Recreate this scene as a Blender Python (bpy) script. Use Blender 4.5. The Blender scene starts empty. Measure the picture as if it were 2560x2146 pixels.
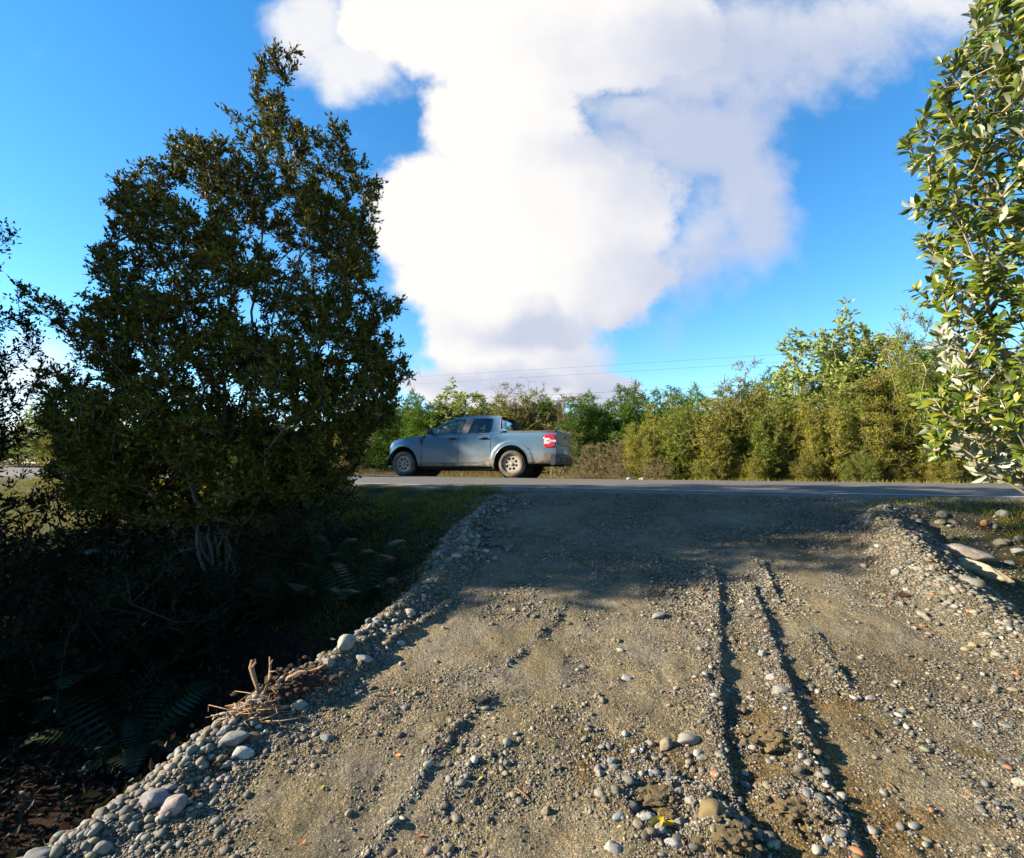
import bpy, bmesh, math, random
import numpy as np
from mathutils import Vector, Matrix
from mathutils.geometry import tessellate_polygon
R = math.radians
rng = np.random.default_rng(7)
random.seed(7)
S = bpy.context.scene
COL = S.collection

# ---------------------------------------------------------------- camera
PITCH = math.atan(87 / 1200.0)
CAM = np.array([0.0, 0.0, 1.6])
cd = bpy.data.cameras.new('camera')
cd.sensor_width = 36.0
cd.lens = 1200 / 2560 * 36.0
cd.clip_start = 0.05
cd.clip_end = 5000
cam = bpy.data.objects.new('camera', cd)
COL.objects.link(cam)
cam.location = CAM
cam.rotation_euler = (R(90) + PITCH, 0, 0)
S.camera = cam
S.render.resolution_x, S.render.resolution_y = 1024, 858

# ---------------------------------------------------------------- light and exposure
SUN_EL = R(25)
SUN_AZ = (-0.998, -0.06)          # horizontal direction towards the sun
S.view_settings.view_transform = 'Standard'
S.view_settings.look = 'None'
S.view_settings.exposure = 1.9
S.view_settings.gamma = 1.0
_h = math.hypot(*SUN_AZ)
SUN = Vector((SUN_AZ[0] / _h * math.cos(SUN_EL), SUN_AZ[1] / _h * math.cos(SUN_EL), math.sin(SUN_EL)))
sl = bpy.data.lights.new('sun', 'SUN')
sl.energy = 5.0
sl.angle = R(0.5)
sl.color = (1.0, 0.87, 0.66)
so = bpy.data.objects.new('sun', sl)
COL.objects.link(so)
so.rotation_euler = SUN.to_track_quat('Z', 'Y').to_euler()


class NT:
    """tiny helper to write node trees"""
    def __init__(s, tree):
        s.t = tree
        s.n = tree.nodes
        s.l = tree.links

    def new(s, typ, **kw):
        n = s.n.new(typ)
        for k, v in kw.items():
            setattr(n, k, v)
        return n

    def put(s, sock, v):
        if hasattr(v, 'is_output') or isinstance(v, bpy.types.NodeSocket):
            s.l.new(v, sock)
        else:
            sock.default_value = v

    def math(s, op, a, b=None, c=None, clamp=False):
        n = s.new('ShaderNodeMath', operation=op, use_clamp=clamp)
        s.put(n.inputs[0], a)
        if b is not None: s.put(n.inputs[1], b)
        if c is not None: s.put(n.inputs[2], c)
        return n.outputs[0]

    def mix(s, f, a, b, blend='MIX'):
        n = s.new('ShaderNodeMix', data_type='RGBA', blend_type=blend)
        s.put(n.inputs[0], f)
        s.put(n.inputs[6], a if not isinstance(a, tuple) else (*a[:3], 1))
        s.put(n.inputs[7], b if not isinstance(b, tuple) else (*b[:3], 1))
        return n.outputs[2]

    def ramp(s, f, stops, interp='LINEAR'):
        n = s.new('ShaderNodeValToRGB')
        n.color_ramp.interpolation = interp
        e = n.color_ramp.elements
        while len(e) < len(stops): e.new(0.5)
        for i, (p, c) in enumerate(stops):
            e[i].position = p
            e[i].color = (c, c, c, 1) if isinstance(c, (int, float)) else (*c[:3], 1)
        s.put(n.inputs[0], f)
        return n.outputs[0]

    def noise(s, vec, scale, detail=4, rough=0.55, dist=0.0, out='Fac'):
        n = s.new('ShaderNodeTexNoise')
        if vec is not None: s.l.new(vec, n.inputs['Vector'])
        n.inputs['Scale'].default_value = scale
        n.inputs['Detail'].default_value = detail
        n.inputs['Roughness'].default_value = rough
        n.inputs['Distortion'].default_value = dist
        return n.outputs[out]

    def smooth(s, v, a, b):
        n = s.new('ShaderNodeMapRange', interpolation_type='SMOOTHSTEP')
        s.put(n.inputs[0], v)
        n.inputs[1].default_value = a
        n.inputs[2].default_value = b
        return n.outputs[0]


def px_dir(x, y):
    a = (x - 1280) / 1200.0
    b = -(y - 1073) / 1200.0
    c, s = math.cos(PITCH), math.sin(PITCH)
    return np.array([a, c - b * s, s + b * c])


# ---------------------------------------------------------------- sky
def build_world():
    w = bpy.data.worlds.new('World')
    S.world = w
    w.use_nodes = True
    t = NT(w.node_tree)
    t.n.clear()
    sky = t.new('ShaderNodeTexSky', sky_type='NISHITA', sun_disc=False)
    sky.sun_elevation = SUN_EL
    sky.sun_rotation = math.atan2(SUN.x, SUN.y)
    sky.altitude = 50
    sky.air_density = 1.0
    sky.dust_density = 0.0
    sky.ozone_density = 3.0
    hsv = t.new('ShaderNodeHueSaturation')
    hsv.inputs['Hue'].default_value = 0.497
    hsv.inputs['Saturation'].default_value = 1.28
    hsv.inputs['Value'].default_value = 1.22
    t.l.new(sky.outputs[0], hsv.inputs['Color'])
    tc = t.new('ShaderNodeTexCoord')
    sep = t.new('ShaderNodeSeparateXYZ')
    t.l.new(tc.outputs['Generated'], sep.inputs[0])
    yy = t.math('MAXIMUM', sep.outputs[1], 0.02)
    u = t.math('DIVIDE', sep.outputs[0], yy)
    v = t.math('DIVIDE', sep.outputs[2], yy)
    uv = t.new('ShaderNodeCombineXYZ')
    t.l.new(u, uv.inputs[0]); t.l.new(v, uv.inputs[1])
    uvo = uv.outputs[0]

    def warp(scale, amp, det, src):
        nc = t.noise(uvo, scale, det, 0.6, 0, 'Color')
        sub = t.new('ShaderNodeVectorMath', operation='SUBTRACT')
        t.l.new(nc, sub.inputs[0]); sub.inputs[1].default_value = (.5, .5, .5)
        sc = t.new('ShaderNodeVectorMath', operation='SCALE')
        t.l.new(sub.outputs[0], sc.inputs[0]); sc.inputs['Scale'].default_value = amp
        ad = t.new('ShaderNodeVectorMath', operation='ADD')
        t.l.new(src, ad.inputs[0]); t.l.new(sc.outputs[0], ad.inputs[1])
        return ad.outputs[0]
    wv = warp(2.6, 0.22, 3, uvo)
    wv = warp(11, 0.07, 6, wv)

    def blobs(lst, vec):
        acc = None
        for (cx, cy, rx, ry, rot) in lst:
            d = px_dir(cx, cy); cu, cv = d[0] / d[1], d[2] / d[1]
            mp = t.new('ShaderNodeMapping', vector_type='TEXTURE')
            t.l.new(vec, mp.inputs[0])
            mp.inputs['Location'].default_value = (cu, cv, 0)
            mp.inputs['Rotation'].default_value = (0, 0, R(rot))
            mp.inputs['Scale'].default_value = (rx / 1200, ry / 1200, 1)
            fl = t.new('ShaderNodeVectorMath', operation='MULTIPLY')
            t.l.new(mp.outputs[0], fl.inputs[0]); fl.inputs[1].default_value = (1, 1, 0)
            ln = t.new('ShaderNodeVectorMath', operation='LENGTH')
            t.l.new(fl.outputs[0], ln.inputs[0])
            d1 = t.math('SUBTRACT', 1.0, ln.outputs['Value'])
            acc = d1 if acc is None else t.math('SMOOTH_MAX', acc, d1, 0.12)
        return acc
    solid = [(1180, 60, 380, 230, 0), (1500, 70, 460, 210, 0), (1010, 30, 200, 130, 0), (1240, 300, 230, 280, 0),
             (1090, 530, 215, 205, 0), (1420, 560, 330, 300, 0), (1260, 700, 320, 190, 0), (1320, 900, 225, 150, 20),
             (1185, 865, 160, 155, 0), (1190, 965, 175, 75, 0), (1500, 730, 260, 120, 10), (1470, 960, 130, 100, -30)]
    thin = [(2050, 60, 520, 230, 12), (1760, 330, 330, 200, 30), (1850, 480, 170, 330, 0), (1700, 640, 260, 200, 0),
            (1750, 150, 500, 220, 0), (800, 60, 150, 150, 0), (900, 160, 160, 110, -30), (2320, 0, 300, 160, 0), (1600, 290, 260, 120, 0), (1520, 380, 200, 150, 0), (1720, 600, 190, 210, 0)]
    dS = blobs(solid, wv)
    dT = blobs(thin, wv)
    n1 = t.noise(uvo, 7, 8, 0.62)
    n2 = t.noise(uvo, 3.2, 5, 0.55)
    n1c = t.math('SUBTRACT', n1, 0.5)
    n2c = t.math('SUBTRACT', n2, 0.5)
    n3c = t.math('SUBTRACT', t.noise(uvo, 26, 6, 0.7), 0.5)
    a = t.math('ADD', dS, t.math('ADD', t.math('MULTIPLY', n1c, 0.55), t.math('MULTIPLY', n3c, 0.22)))
    cs = t.smooth(a, -0.02, 0.26)
    b = t.math('ADD', dT, t.math('ADD', t.math('MULTIPLY', n2c, 1.6), t.math('MULTIPLY', n1c, 1.1)))
    ct = t.math('MULTIPLY', t.smooth(b, -0.02, 0.80), 0.88)
    # faint wisps low down at left and high up
    wn = t.noise(warp(1.5, 0.5, 3, uvo), 4.0, 7, 0.65)
    wisp = t.math('MULTIPLY', t.smooth(wn, 0.56, 0.85), 0.10)
    low = blobs([(30, 900, 260, 130, 0), (40, 1020, 330, 70, 0), (560, 230, 1, 1, 0)], wv)
    lowm = t.math('MULTIPLY', t.smooth(t.math('ADD', low, t.math('MULTIPLY', n1c, 0.8)), 0.0, 0.9), 0.75)
    cov = t.math('MAXIMUM', t.math('MAXIMUM', cs, ct), t.math('MAXIMUM', wisp, lowm))
    front = t.smooth(sep.outputs[1], 0.05, 0.3)
    cov = t.math('MULTIPLY', cov, front)
    # cloud shade: lit towards the sun (left), lilac grey on the far underside
    gray = blobs([(1640, 860, 360, 170, 15), (1760, 700, 330, 270, 30), (1900, 560, 190, 330, 0), (1500, 960, 150, 130, 0),
                  (1350, 830, 260, 60, 0), (1560, 320, 260, 90, 20), (1900, 120, 560, 170, 0), (1800, 350, 420, 420, 0), (1250, 950, 300, 60, 0)], wv)
    g = t.smooth(t.math('ADD', gray, t.math('ADD', t.math('MULTIPLY', n2c, 0.7), t.math('MULTIPLY', n1c, 0.5))), -0.35, 0.85)
    ccol = t.mix(g, (1.0, 0.975, 0.95), (0.60, 0.65, 0.80))
    cs2 = t.new('ShaderNodeMix', data_type='RGBA')
    bgs = t.new('ShaderNodeBackground')
    t.l.new(hsv.outputs[0], bgs.inputs[0])
    bgs.inputs[1].default_value = 0.064
    bgc = t.new('ShaderNodeBackground')
    t.l.new(ccol, bgc.inputs[0])
    bgc.inputs[1].default_value = 0.275
    mx = t.new('ShaderNodeMixShader')
    t.l.new(cov, mx.inputs[0]); t.l.new(bgs.outputs[0], mx.inputs[1]); t.l.new(bgc.outputs[0], mx.inputs[2])
    out = t.new('ShaderNodeOutputWorld')
    t.l.new(mx.outputs[0], out.inputs[0])
    t.n.remove(cs2)


build_world()

# ---------------------------------------------------------------- helpers
_tab = np.random.default_rng(3).random((8, 256, 256))


def vnoise(x, y, k=0):
    x = np.asarray(x, float); y = np.asarray(y, float)
    xi = np.floor(x).astype(int); yi = np.floor(y).astype(int)
    fx = x - xi; fy = y - yi
    fx = fx * fx * (3 - 2 * fx); fy = fy * fy * (3 - 2 * fy)
    T = _tab[k % 8]
    g = lambda a, b: T[a & 255, b & 255]
    return (g(xi, yi) * (1 - fx) + g(xi + 1, yi) * fx) * (1 - fy) + (g(xi, yi + 1) * (1 - fx) + g(xi + 1, yi + 1) * fx) * fy - 0.5


def fbm(x, y, f, octs=4, k=0, gain=0.5):
    s = 0; a = 1.0
    for i in range(octs):
        s = s + a * vnoise(np.asarray(x) * f + 17.3 * i, np.asarray(y) * f - 9.1 * i, k + i)
        f *= 2.03; a *= gain
    return s


def tag(o, label=None, cat=None, group=None, kind=None):
    if label: o['label'] = label
    if cat: o['category'] = cat
    if group: o['group'] = group
    if kind: o['kind'] = kind
    return o


def link(o, parent=None):
    COL.objects.link(o)
    if parent is not None: o.parent = parent
    return o


def empty(name, loc=(0, 0, 0), rz=0.0, sc=1.0):
    o = bpy.data.objects.new(name, None)
    o.empty_display_size = 0.2
    o.location = loc; o.rotation_euler = (0, 0, rz); o.scale = (sc, sc, sc) if not isinstance(sc, tuple) else sc
    return link(o)


def mesh_np(name, V, Fq, mat, parent=None, smooth=False, attrs=None, nside=4):
    """V (n,3), Fq (m,k) uniform faces"""
    V = np.asarray(V, np.float32); Fq = np.asarray(Fq, np.int32)
    k = Fq.shape[1]
    me = bpy.data.meshes.new(name)
    me.vertices.add(len(V)); me.vertices.foreach_set('co', V.ravel())
    me.loops.add(Fq.size); me.loops.foreach_set('vertex_index', Fq.ravel())
    me.polygons.add(len(Fq))
    me.polygons.foreach_set('loop_start', np.arange(0, Fq.size, k, dtype=np.int32))
    me.polygons.foreach_set('loop_total', np.full(len(Fq), k, np.int32))
    me.polygons.foreach_set('use_smooth', np.full(len(Fq), smooth, bool))
    for an, (typ, dat) in (attrs or {}).items():
        at = me.attributes.new(an, typ, 'POINT')
        at.data.foreach_set('color' if 'COLOR' in typ else 'value', np.asarray(dat, np.float32).ravel())
    me.update(calc_edges=True)
    for m in (mat if isinstance(mat, (list, tuple)) else [mat]): me.materials.append(m)
    o = bpy.data.objects.new(name, me)
    return link(o, parent)


def mesh_py(name, V, F, mat, parent=None, smooth=False, recalc=True):
    me = bpy.data.meshes.new(name)
    bm = bmesh.new()
    vs = [bm.verts.new(v) for v in V]
    for f in F:
        try: bm.faces.new([vs[i] for i in f])
        except ValueError: pass
    if recalc: bmesh.ops.recalc_face_normals(bm, faces=bm.faces)
    for f in bm.faces: f.smooth = smooth
    bm.to_mesh(me); bm.free()
    me.materials.append(mat)
    return link(bpy.data.objects.new(name, me), parent)


class MB:
    def __init__(s): s.V = []; s.F = []
    def add(s, V, F):
        k = len(s.V); s.V += [tuple(v) for v in V]; s.F += [tuple(i + k for i in f) for f in F]; return s
    def box(s, c, d, rot=None, taper=1.0):
        vs = []
        for z in (-1, 1):
            for x, y in ((-1, -1), (1, -1), (1, 1), (-1, 1)):
                q = taper if z > 0 else 1
                v = Vector((x * d[0] / 2 * q, y * d[1] / 2 * q, z * d[2] / 2))
                if rot is not None: v = rot @ v
                vs.append(tuple(v + Vector(c)))
        return s.add(vs, [(3, 2, 1, 0), (4, 5, 6, 7), (0, 1, 5, 4), (1, 2, 6, 5), (2, 3, 7, 6), (3, 0, 4, 7)])
    def tube(s, pts, rad, n=8, cap=True):
        pts = [Vector(p) for p in pts]
        if not isinstance(rad, (list, tuple)): rad = [rad] * len(pts)
        rings = []
        up = Vector((0.13, 0.21, 0.97))
        for i, p in enumerate(pts):
            t = (pts[min(i + 1, len(pts) - 1)] - pts[max(i - 1, 0)]).normalized()
            a = t.cross(up)
            if a.length < 1e-3: a = t.cross(Vector((1, 0, 0)))
            a.normalize(); b = t.cross(a)
            rings.append([tuple(p + (a * math.cos(2 * math.pi * j / n) + b * math.sin(2 * math.pi * j / n)) * rad[i]) for j in range(n)])
        V = [v for r in rings for v in r]
        F = [(i * n + j, i * n + (j + 1) % n, (i + 1) * n + (j + 1) % n, (i + 1) * n + j) for i in range(len(pts) - 1) for j in range(n)]
        if cap: F += [tuple(range(n))[::-1], tuple((len(pts) - 1) * n + j for j in range(n))]
        return s.add(V, F)
    def lathe(s, prof, n=40, axis='y', c=(0, 0, 0)):
        V = []
        for (r, h) in prof:
            for j in range(n):
                a = 2 * math.pi * j / n
                x, z = r * math.cos(a), r * math.sin(a)
                V.append((c[0] + x, c[1] + h, c[2] + z) if axis == 'y' else (c[0] + x, c[1] + z, c[2] + h))
        F = [(i * n + j, i * n + (j + 1) % n, (i + 1) * n + (j + 1) % n, (i + 1) * n + j) for i in range(len(prof) - 1) for j in range(n)]
        return s.add(V, F)
    def build(s, name, mat, parent=None, smooth=False, recalc=True):
        return mesh_py(name, s.V, s.F, mat, parent, smooth, recalc)


def bsdf_mat(name, color, rough=0.6, metallic=0.0, spec=0.5, coat=0.0, alpha=None):
    m = bpy.data.materials.new(name)
    m.use_nodes = True
    t = NT(m.node_tree)
    b = t.n['Principled BSDF']
    b.inputs['Base Color'].default_value = (*color, 1)
    b.inputs['Roughness'].default_value = rough
    b.inputs['Metallic'].default_value = metallic
    b.inputs['Specular IOR Level'].default_value = spec
    b.inputs['Coat Weight'].default_value = coat
    return m, t, b


def dirty(name, color, dirt, rough=0.5, amount=0.5, scale=8.0, metallic=0.0, coat=0.0, bump=0.0):
    m, t, b = bsdf_mat(name, color, rough, metallic, 0.5, coat)
    tc = t.new('ShaderNodeTexCoord')
    n = t.noise(tc.outputs['Object'], scale, 6, 0.65)
    f = t.ramp(n, [(0.35, 0.0), (0.75, amount)])
    t.l.new(t.mix(f, color, dirt), b.inputs['Base Color'])
    if bump:
        bp = t.new('ShaderNodeBump'); bp.inputs['Strength'].default_value = bump; bp.inputs['Distance'].default_value = 0.01
        t.l.new(t.noise(tc.outputs['Object'], scale * 6, 5, 0.7), bp.inputs['Height']); t.l.new(bp.outputs[0], b.inputs['Normal'])
    return m


def leaf_mat(name, c1, c2, c3=None, trans=0.3, rough=0.45, under=None, spec=0.4):
    """c1..c2 per leaf, c3 an occasional odd leaf; underside colour if given (a real two-toned leaf)"""
    m, t, b = bsdf_mat(name, c1, rough, 0, spec)
    at = t.new('ShaderNodeAttribute', attribute_name='rnd')
    oi = t.new('ShaderNodeObjectInfo')
    r = at.outputs['Fac']
    col = t.mix(r, c1, c2)
    if c3: col = t.mix(t.smooth(r, 0.90, 0.93), col, c3)
    br = t.math('MULTIPLY_ADD', oi.outputs['Random'], 0.4, 0.8)
    vm = t.new('ShaderNodeVectorMath', operation='SCALE')
    t.l.new(col, vm.inputs[0]); t.l.new(br, vm.inputs['Scale'])
    col = vm.outputs[0]
    topc = col
    if under:
        g = t.new('ShaderNodeNewGeometry')
        col = t.mix(g.outputs['Backfacing'], col, under)
    t.l.new(col, b.inputs['Base Color'])
    tr = t.new('ShaderNodeBsdfTranslucent')
    t.l.new(topc, tr.inputs[0])
    mx = t.new('ShaderNodeMixShader'); mx.inputs[0].default_value = trans
    t.l.new(b.outputs[0], mx.inputs[1]); t.l.new(tr.outputs[0], mx.inputs[2])
    t.l.new(mx.outputs[0], t.n['Material Output'].inputs[0])
    return m


# ---------------------------------------------------------------- terrain shape
CR, SR = math.cos(R(22)), math.sin(R(22))


def qs(x, y): return x * SR + y * CR, x * CR - y * SR        # distance towards the road, distance along it
def from_qs(q, s): return q * SR + s * CR, q * CR - s * SR


def zroad(q, s):
    z = 1.235 - np.where(q < 11.3, 0.012 * (11.3 - q), 0.03 * (q - 11.3))
    return z + 0.10 * (np.clip(-s, 0, 60) / 20.0) ** 1.6


def smax(a, b, k): return 0.5 * (a + b + np.sqrt((a - b) ** 2 + k * k))
def smin(a, b, k): return 0.5 * (a + b - np.sqrt((a - b) ** 2 + k * k))


_LY = [-6, 1.2, 1.65, 1.86, 2.18, 2.58, 3.03, 3.45, 3.82, 4.57, 5.6, 6.4, 7.3, 8.2]
_LX = [-2.2, -2.0, -1.75, -1.57, -1.48, -1.40, -1.14, -0.97, -0.82, -0.62, -0.68, -0.52, -0.25, 0.1]
_RY = [-6, 0, 3.2, 4.2, 5.0, 5.5, 6.0, 7.0]
_RX = [3.3, 3.3, 3.30, 3.75, 4.1, 4.6, 5.6, 7.0]


def plane_drive(x, y):
    yr = (7.25 - SR * np.clip(x, -3, 6)) / CR
    return 1.18 * np.clip(y, -3, None) / yr


def base_h(x, y):
    x = np.asarray(x, float); y = np.asarray(y, float)
    q, s = qs(x, y)
    D = np.minimum(plane_drive(x, y), zroad(7.2, s) - 0.004)
    wob = 0.05 * fbm(x, y, 1.7, 3, 2)
    dl = np.interp(y, _LY, _LX) + wob - x          # >0 outside at left
    dr = x - np.interp(y, _RY, _RX) - wob          # >0 outside at right
    GL = np.interp(q, [-60, 0, 2.5, 3.8, 4.6, 6.5, 7.05, 7.25], [-0.5, -0.8, -0.8, -0.5, 0.12, 1.0, 1.16, 1.18]) + 0.10 * (np.clip(-s, 0, 60) / 20.0) ** 1.6
    GR = np.interp(q, [-60, 0, 3.0, 4.5, 5.5, 6.6, 7.05, 7.25], [-0.4, -0.35, -0.15, 0.05, 0.45, 1.0, 1.16, 1.18])
    rough_l = 0.10 * fbm(x, y, 0.9, 4, 1) + 0.03 * fbm(x, y, 5, 3, 4)
    outl = D - 1.05 * np.clip(dl, 0, None) ** 1.0
    outr = D - 0.75 * np.clip(dr, 0, None)
    z = D
    z = np.where(dl > 0, smax(outl, GL + rough_l * (q < 7.0), 0.10) - 0.05 * np.clip(1 - dl / 0.1, 0, 1) * 0, z)
    z = np.where(dr > 0, smax(outr, GR + rough_l * (q < 7.0), 0.10), z)
    z = np.minimum(z, np.where(q > 6.5, zroad(q, s) - 0.02, 9))
    # rims heaped along both edges
    near = np.clip((7.0 - q) / 0.8, 0, 1)
    rimR = 0.17 * np.exp(-((dr + 0.30) / 0.22) ** 2) * np.interp(y, [2.5, 3.5, 4.2, 5.4, 5.9], [0.35, 0.6, 1, 1.15, 0.0])
    rimL = 0.085 * np.exp(-((dl + 0.15) / 0.10) ** 2) * np.interp(y, [1, 2, 3, 5, 7], [0.4, 0.5, 1, 1.3, 0.6])
    z = z + near * (rimR + rimL)
    # road bed and far side
    z = np.where((q >= 7.2) & (q <= 15.4), zroad(q, s) - 0.03, z)
    far = np.interp(q, [15.4, 16.5, 18.5, 22, 80], [0, -0.28, -0.25, -0.05, 0.0]) + zroad(15.4, s) - 0.02 + 0.06 * fbm(x, y, 0.5, 3, 5) * np.clip((q - 15.6), 0, 1)
    z = np.where(q > 15.4, far, z)
    return z


def march(px, py, hf, tmax=30.0):
    """first hit of the pixel rays with the height function; arrays in, (n,3) out"""
    px = np.atleast_1d(np.asarray(px, float)); py = np.atleast_1d(np.asarray(py, float))
    D = np.array([px_dir(a, b) for a, b in zip(px, py)])
    t = np.full(len(px), 0.8); done = np.zeros(len(px), bool)
    lo = t.copy()
    while (~done).any() and t[~done].min() < tmax:
        st = np.where(done, 0, 0.02 * t)
        tn = t + st
        P = CAM + D * tn[:, None]
        hit = (P[:, 2] < hf(P[:, 0], P[:, 1])) & ~done
        lo = np.where(hit, t, lo)
        t = tn
        done |= hit | (t > tmax)
    hi = t.copy()
    for _ in range(12):
        m = (lo + hi) / 2
        P = CAM + D * m[:, None]
        b = P[:, 2] < hf(P[:, 0], P[:, 1])
        hi = np.where(b, m, hi); lo = np.where(b, lo, m)
    return CAM + D * hi[:, None]


# ridges pushed up by wheels and machine tracks: (points as seen, height, width to the left, width to the right)
RIDGES = [
    ([(1790, 1428), (1795, 1500), (1798, 1580), (1800, 1680), (1803, 1780), (1808, 1880), (1822, 1960), (1842, 2040), (1870, 2146)], 0.036, 0.12, 0.018),
    ([(1882, 1470), (1900, 1520), (1930, 1600), (1962, 1690), (1985, 1760), (2010, 1830), (2040, 1900), (2085, 1990), (2120, 2080), (2150, 2146)], 0.031, 0.10, 0.018),
    ([(1905, 1408), (1922, 1450), (1934, 1480)], 0.035, 0.08, 0.02),
    ([(1135, 1512), (1040, 1570), (960, 1625), (880, 1690), (790, 1740)], 0.030, 0.08, 0.02),
    ([(1418, 1512), (1380, 1560), (1330, 1610), (1270, 1660)], 0.009, 0.05, 0.02),
    ([(1215, 1745), (1150, 1800), (1080, 1880)], 0.007, 0.04, 0.02),
    ([(1150, 1810), (1080, 1900), (1030, 2000), (960, 2090), (900, 2146)], 0.010, 0.04, 0.02),
    ([(1195, 1895), (1150, 1960), (1100, 2020)], 0.008, 0.04, 0.02),
    ([(2020, 1590), (2060, 1650), (2090, 1700)], 0.012, 0.03, 0.015),
    ([(2040, 1585), (2082, 1650), (2112, 1700)], 0.012, 0.03, 0.015),
    ([(1190, 1760), (1218, 1752), (1226, 1745)], 0.015, 0.05, 0.03),
    ([(1560, 1990), (1640, 1960), (1720, 1990), (1790, 2050)], 0.035, 0.10, 0.06),
    ([(1640, 2100), (1760, 2110), (1850, 2146)], 0.03, 0.08, 0.05),
    ([(1900, 1850), (1990, 1870), (2010, 1890)], 0.035, 0.09, 0.05),
    ([(1950, 2020), (2010, 2010), (2060, 2050)], 0.03, 0.08, 0.05),
]
_rid = []
for pts, hgt, wl, wr in RIDGES:
    P = march([p[0] for p in pts], [p[1] for p in pts], base_h)[:, :2]
    _rid.append((P, hgt, wl, wr))


def ridge_h(x, y):
    out = np.zeros_like(x); msk = np.zeros_like(x)
    for P, hgt, wl, wr in _rid:
        m = (x > P[:, 0].min() - .5) & (x < P[:, 0].max() + .5) & (y > P[:, 1].min() - .4) & (y < P[:, 1].max() + .4)
        if not m.any(): continue
        X = x[m] + 0.010 * fbm(x[m], y[m], 6, 3, 6); Y = y[m]
        best = np.full(X.shape, 9.0); side = np.zeros_like(X); endf = np.ones_like(X)
        for i in range(len(P) - 1):
            a, b = P[i], P[i + 1]; d = b - a; L = d @ d
            tt = np.clip(((X - a[0]) * d[0] + (Y - a[1]) * d[1]) / L, 0, 1)
            ex = X - a[0] - tt * d[0]; ey = Y - a[1] - tt * d[1]
            ds = np.hypot(ex, ey)
            # P runs from far to near: the right-hand side has positive x offset
            sd = np.sign(-(d[0] * ey - d[1] * ex)) * (-1)
            sgn = np.sign(ex * 1.0 + 0)
            u = ds < best
            best = np.where(u, ds, best); side = np.where(u, np.where(d[1] < 0, sgn, sgn), side)
        w = np.where(side > 0, wr, wl)
        p = np.exp(-(best / w) ** 2)
        lump = 1 + 1.1 * fbm(X, Y, 9, 3, 3)
        dep = -0.25 * np.where(side > 0, np.exp(-((best - 0.10) / 0.06) ** 2), 0)
        o = out[m]; o += hgt * (p * lump + dep); out[m] = o
        k = msk[m]; k = np.maximum(k, p); msk[m] = k
    return out, msk


def drive_mask(x, y):
    q, s = qs(x, y)
    dl = np.interp(y, _LY, _LX) - x; dr = x - np.interp(y, _RY, _RX)
    return np.clip(-np.maximum(dl, dr) / 0.15 + 1, 0, 1) * (q < 7.3), dl, dr


def height(x, y):
    x = np.asarray(x, float); y = np.asarray(y, float)
    z = base_h(x, y)
    dm, dl, dr = drive_mask(x, y)
    rh, _ = ridge_h(x, y)
    fine = 0.030 * fbm(x, y, 2.2, 3, 0) + 0.013 * fbm(x * 1.0, y * 0.55, 11, 3, 5, 0.6)
    rg = fbm(x, y, 0.8, 2, 7)
    fine += 0.030 * np.clip(fbm(x, y, 14, 3, 2, 0.6), 0.05, None) * np.clip(0.35 + 2.2 * rg, 0.05, 1)
    near = np.clip((7.15 - qs(x, y)[0]) / 0.5, 0, 1)
    reg = (x > -6) & (x < 9) & (y > -2)
    bank = np.clip(1.2 - np.minimum(np.abs(dl), np.abs(dr)) / 0.5, 0, 1)
    z = z + near * reg * (rh + fine * (0.45 + 0.55 * dm)) + near * bank * 0.035 * fbm(x, y, 7, 4, 1, 0.6)
    return z


def place(px, py):
    P = march([px], [py], height)[0]
    return P


# ---------------------------------------------------------------- ground sheet
def geo(a, step, grow, lim):
    out = [a]
    while abs(out[-1]) < lim:
        out.append(out[-1] + step); step *= grow
    return out


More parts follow.
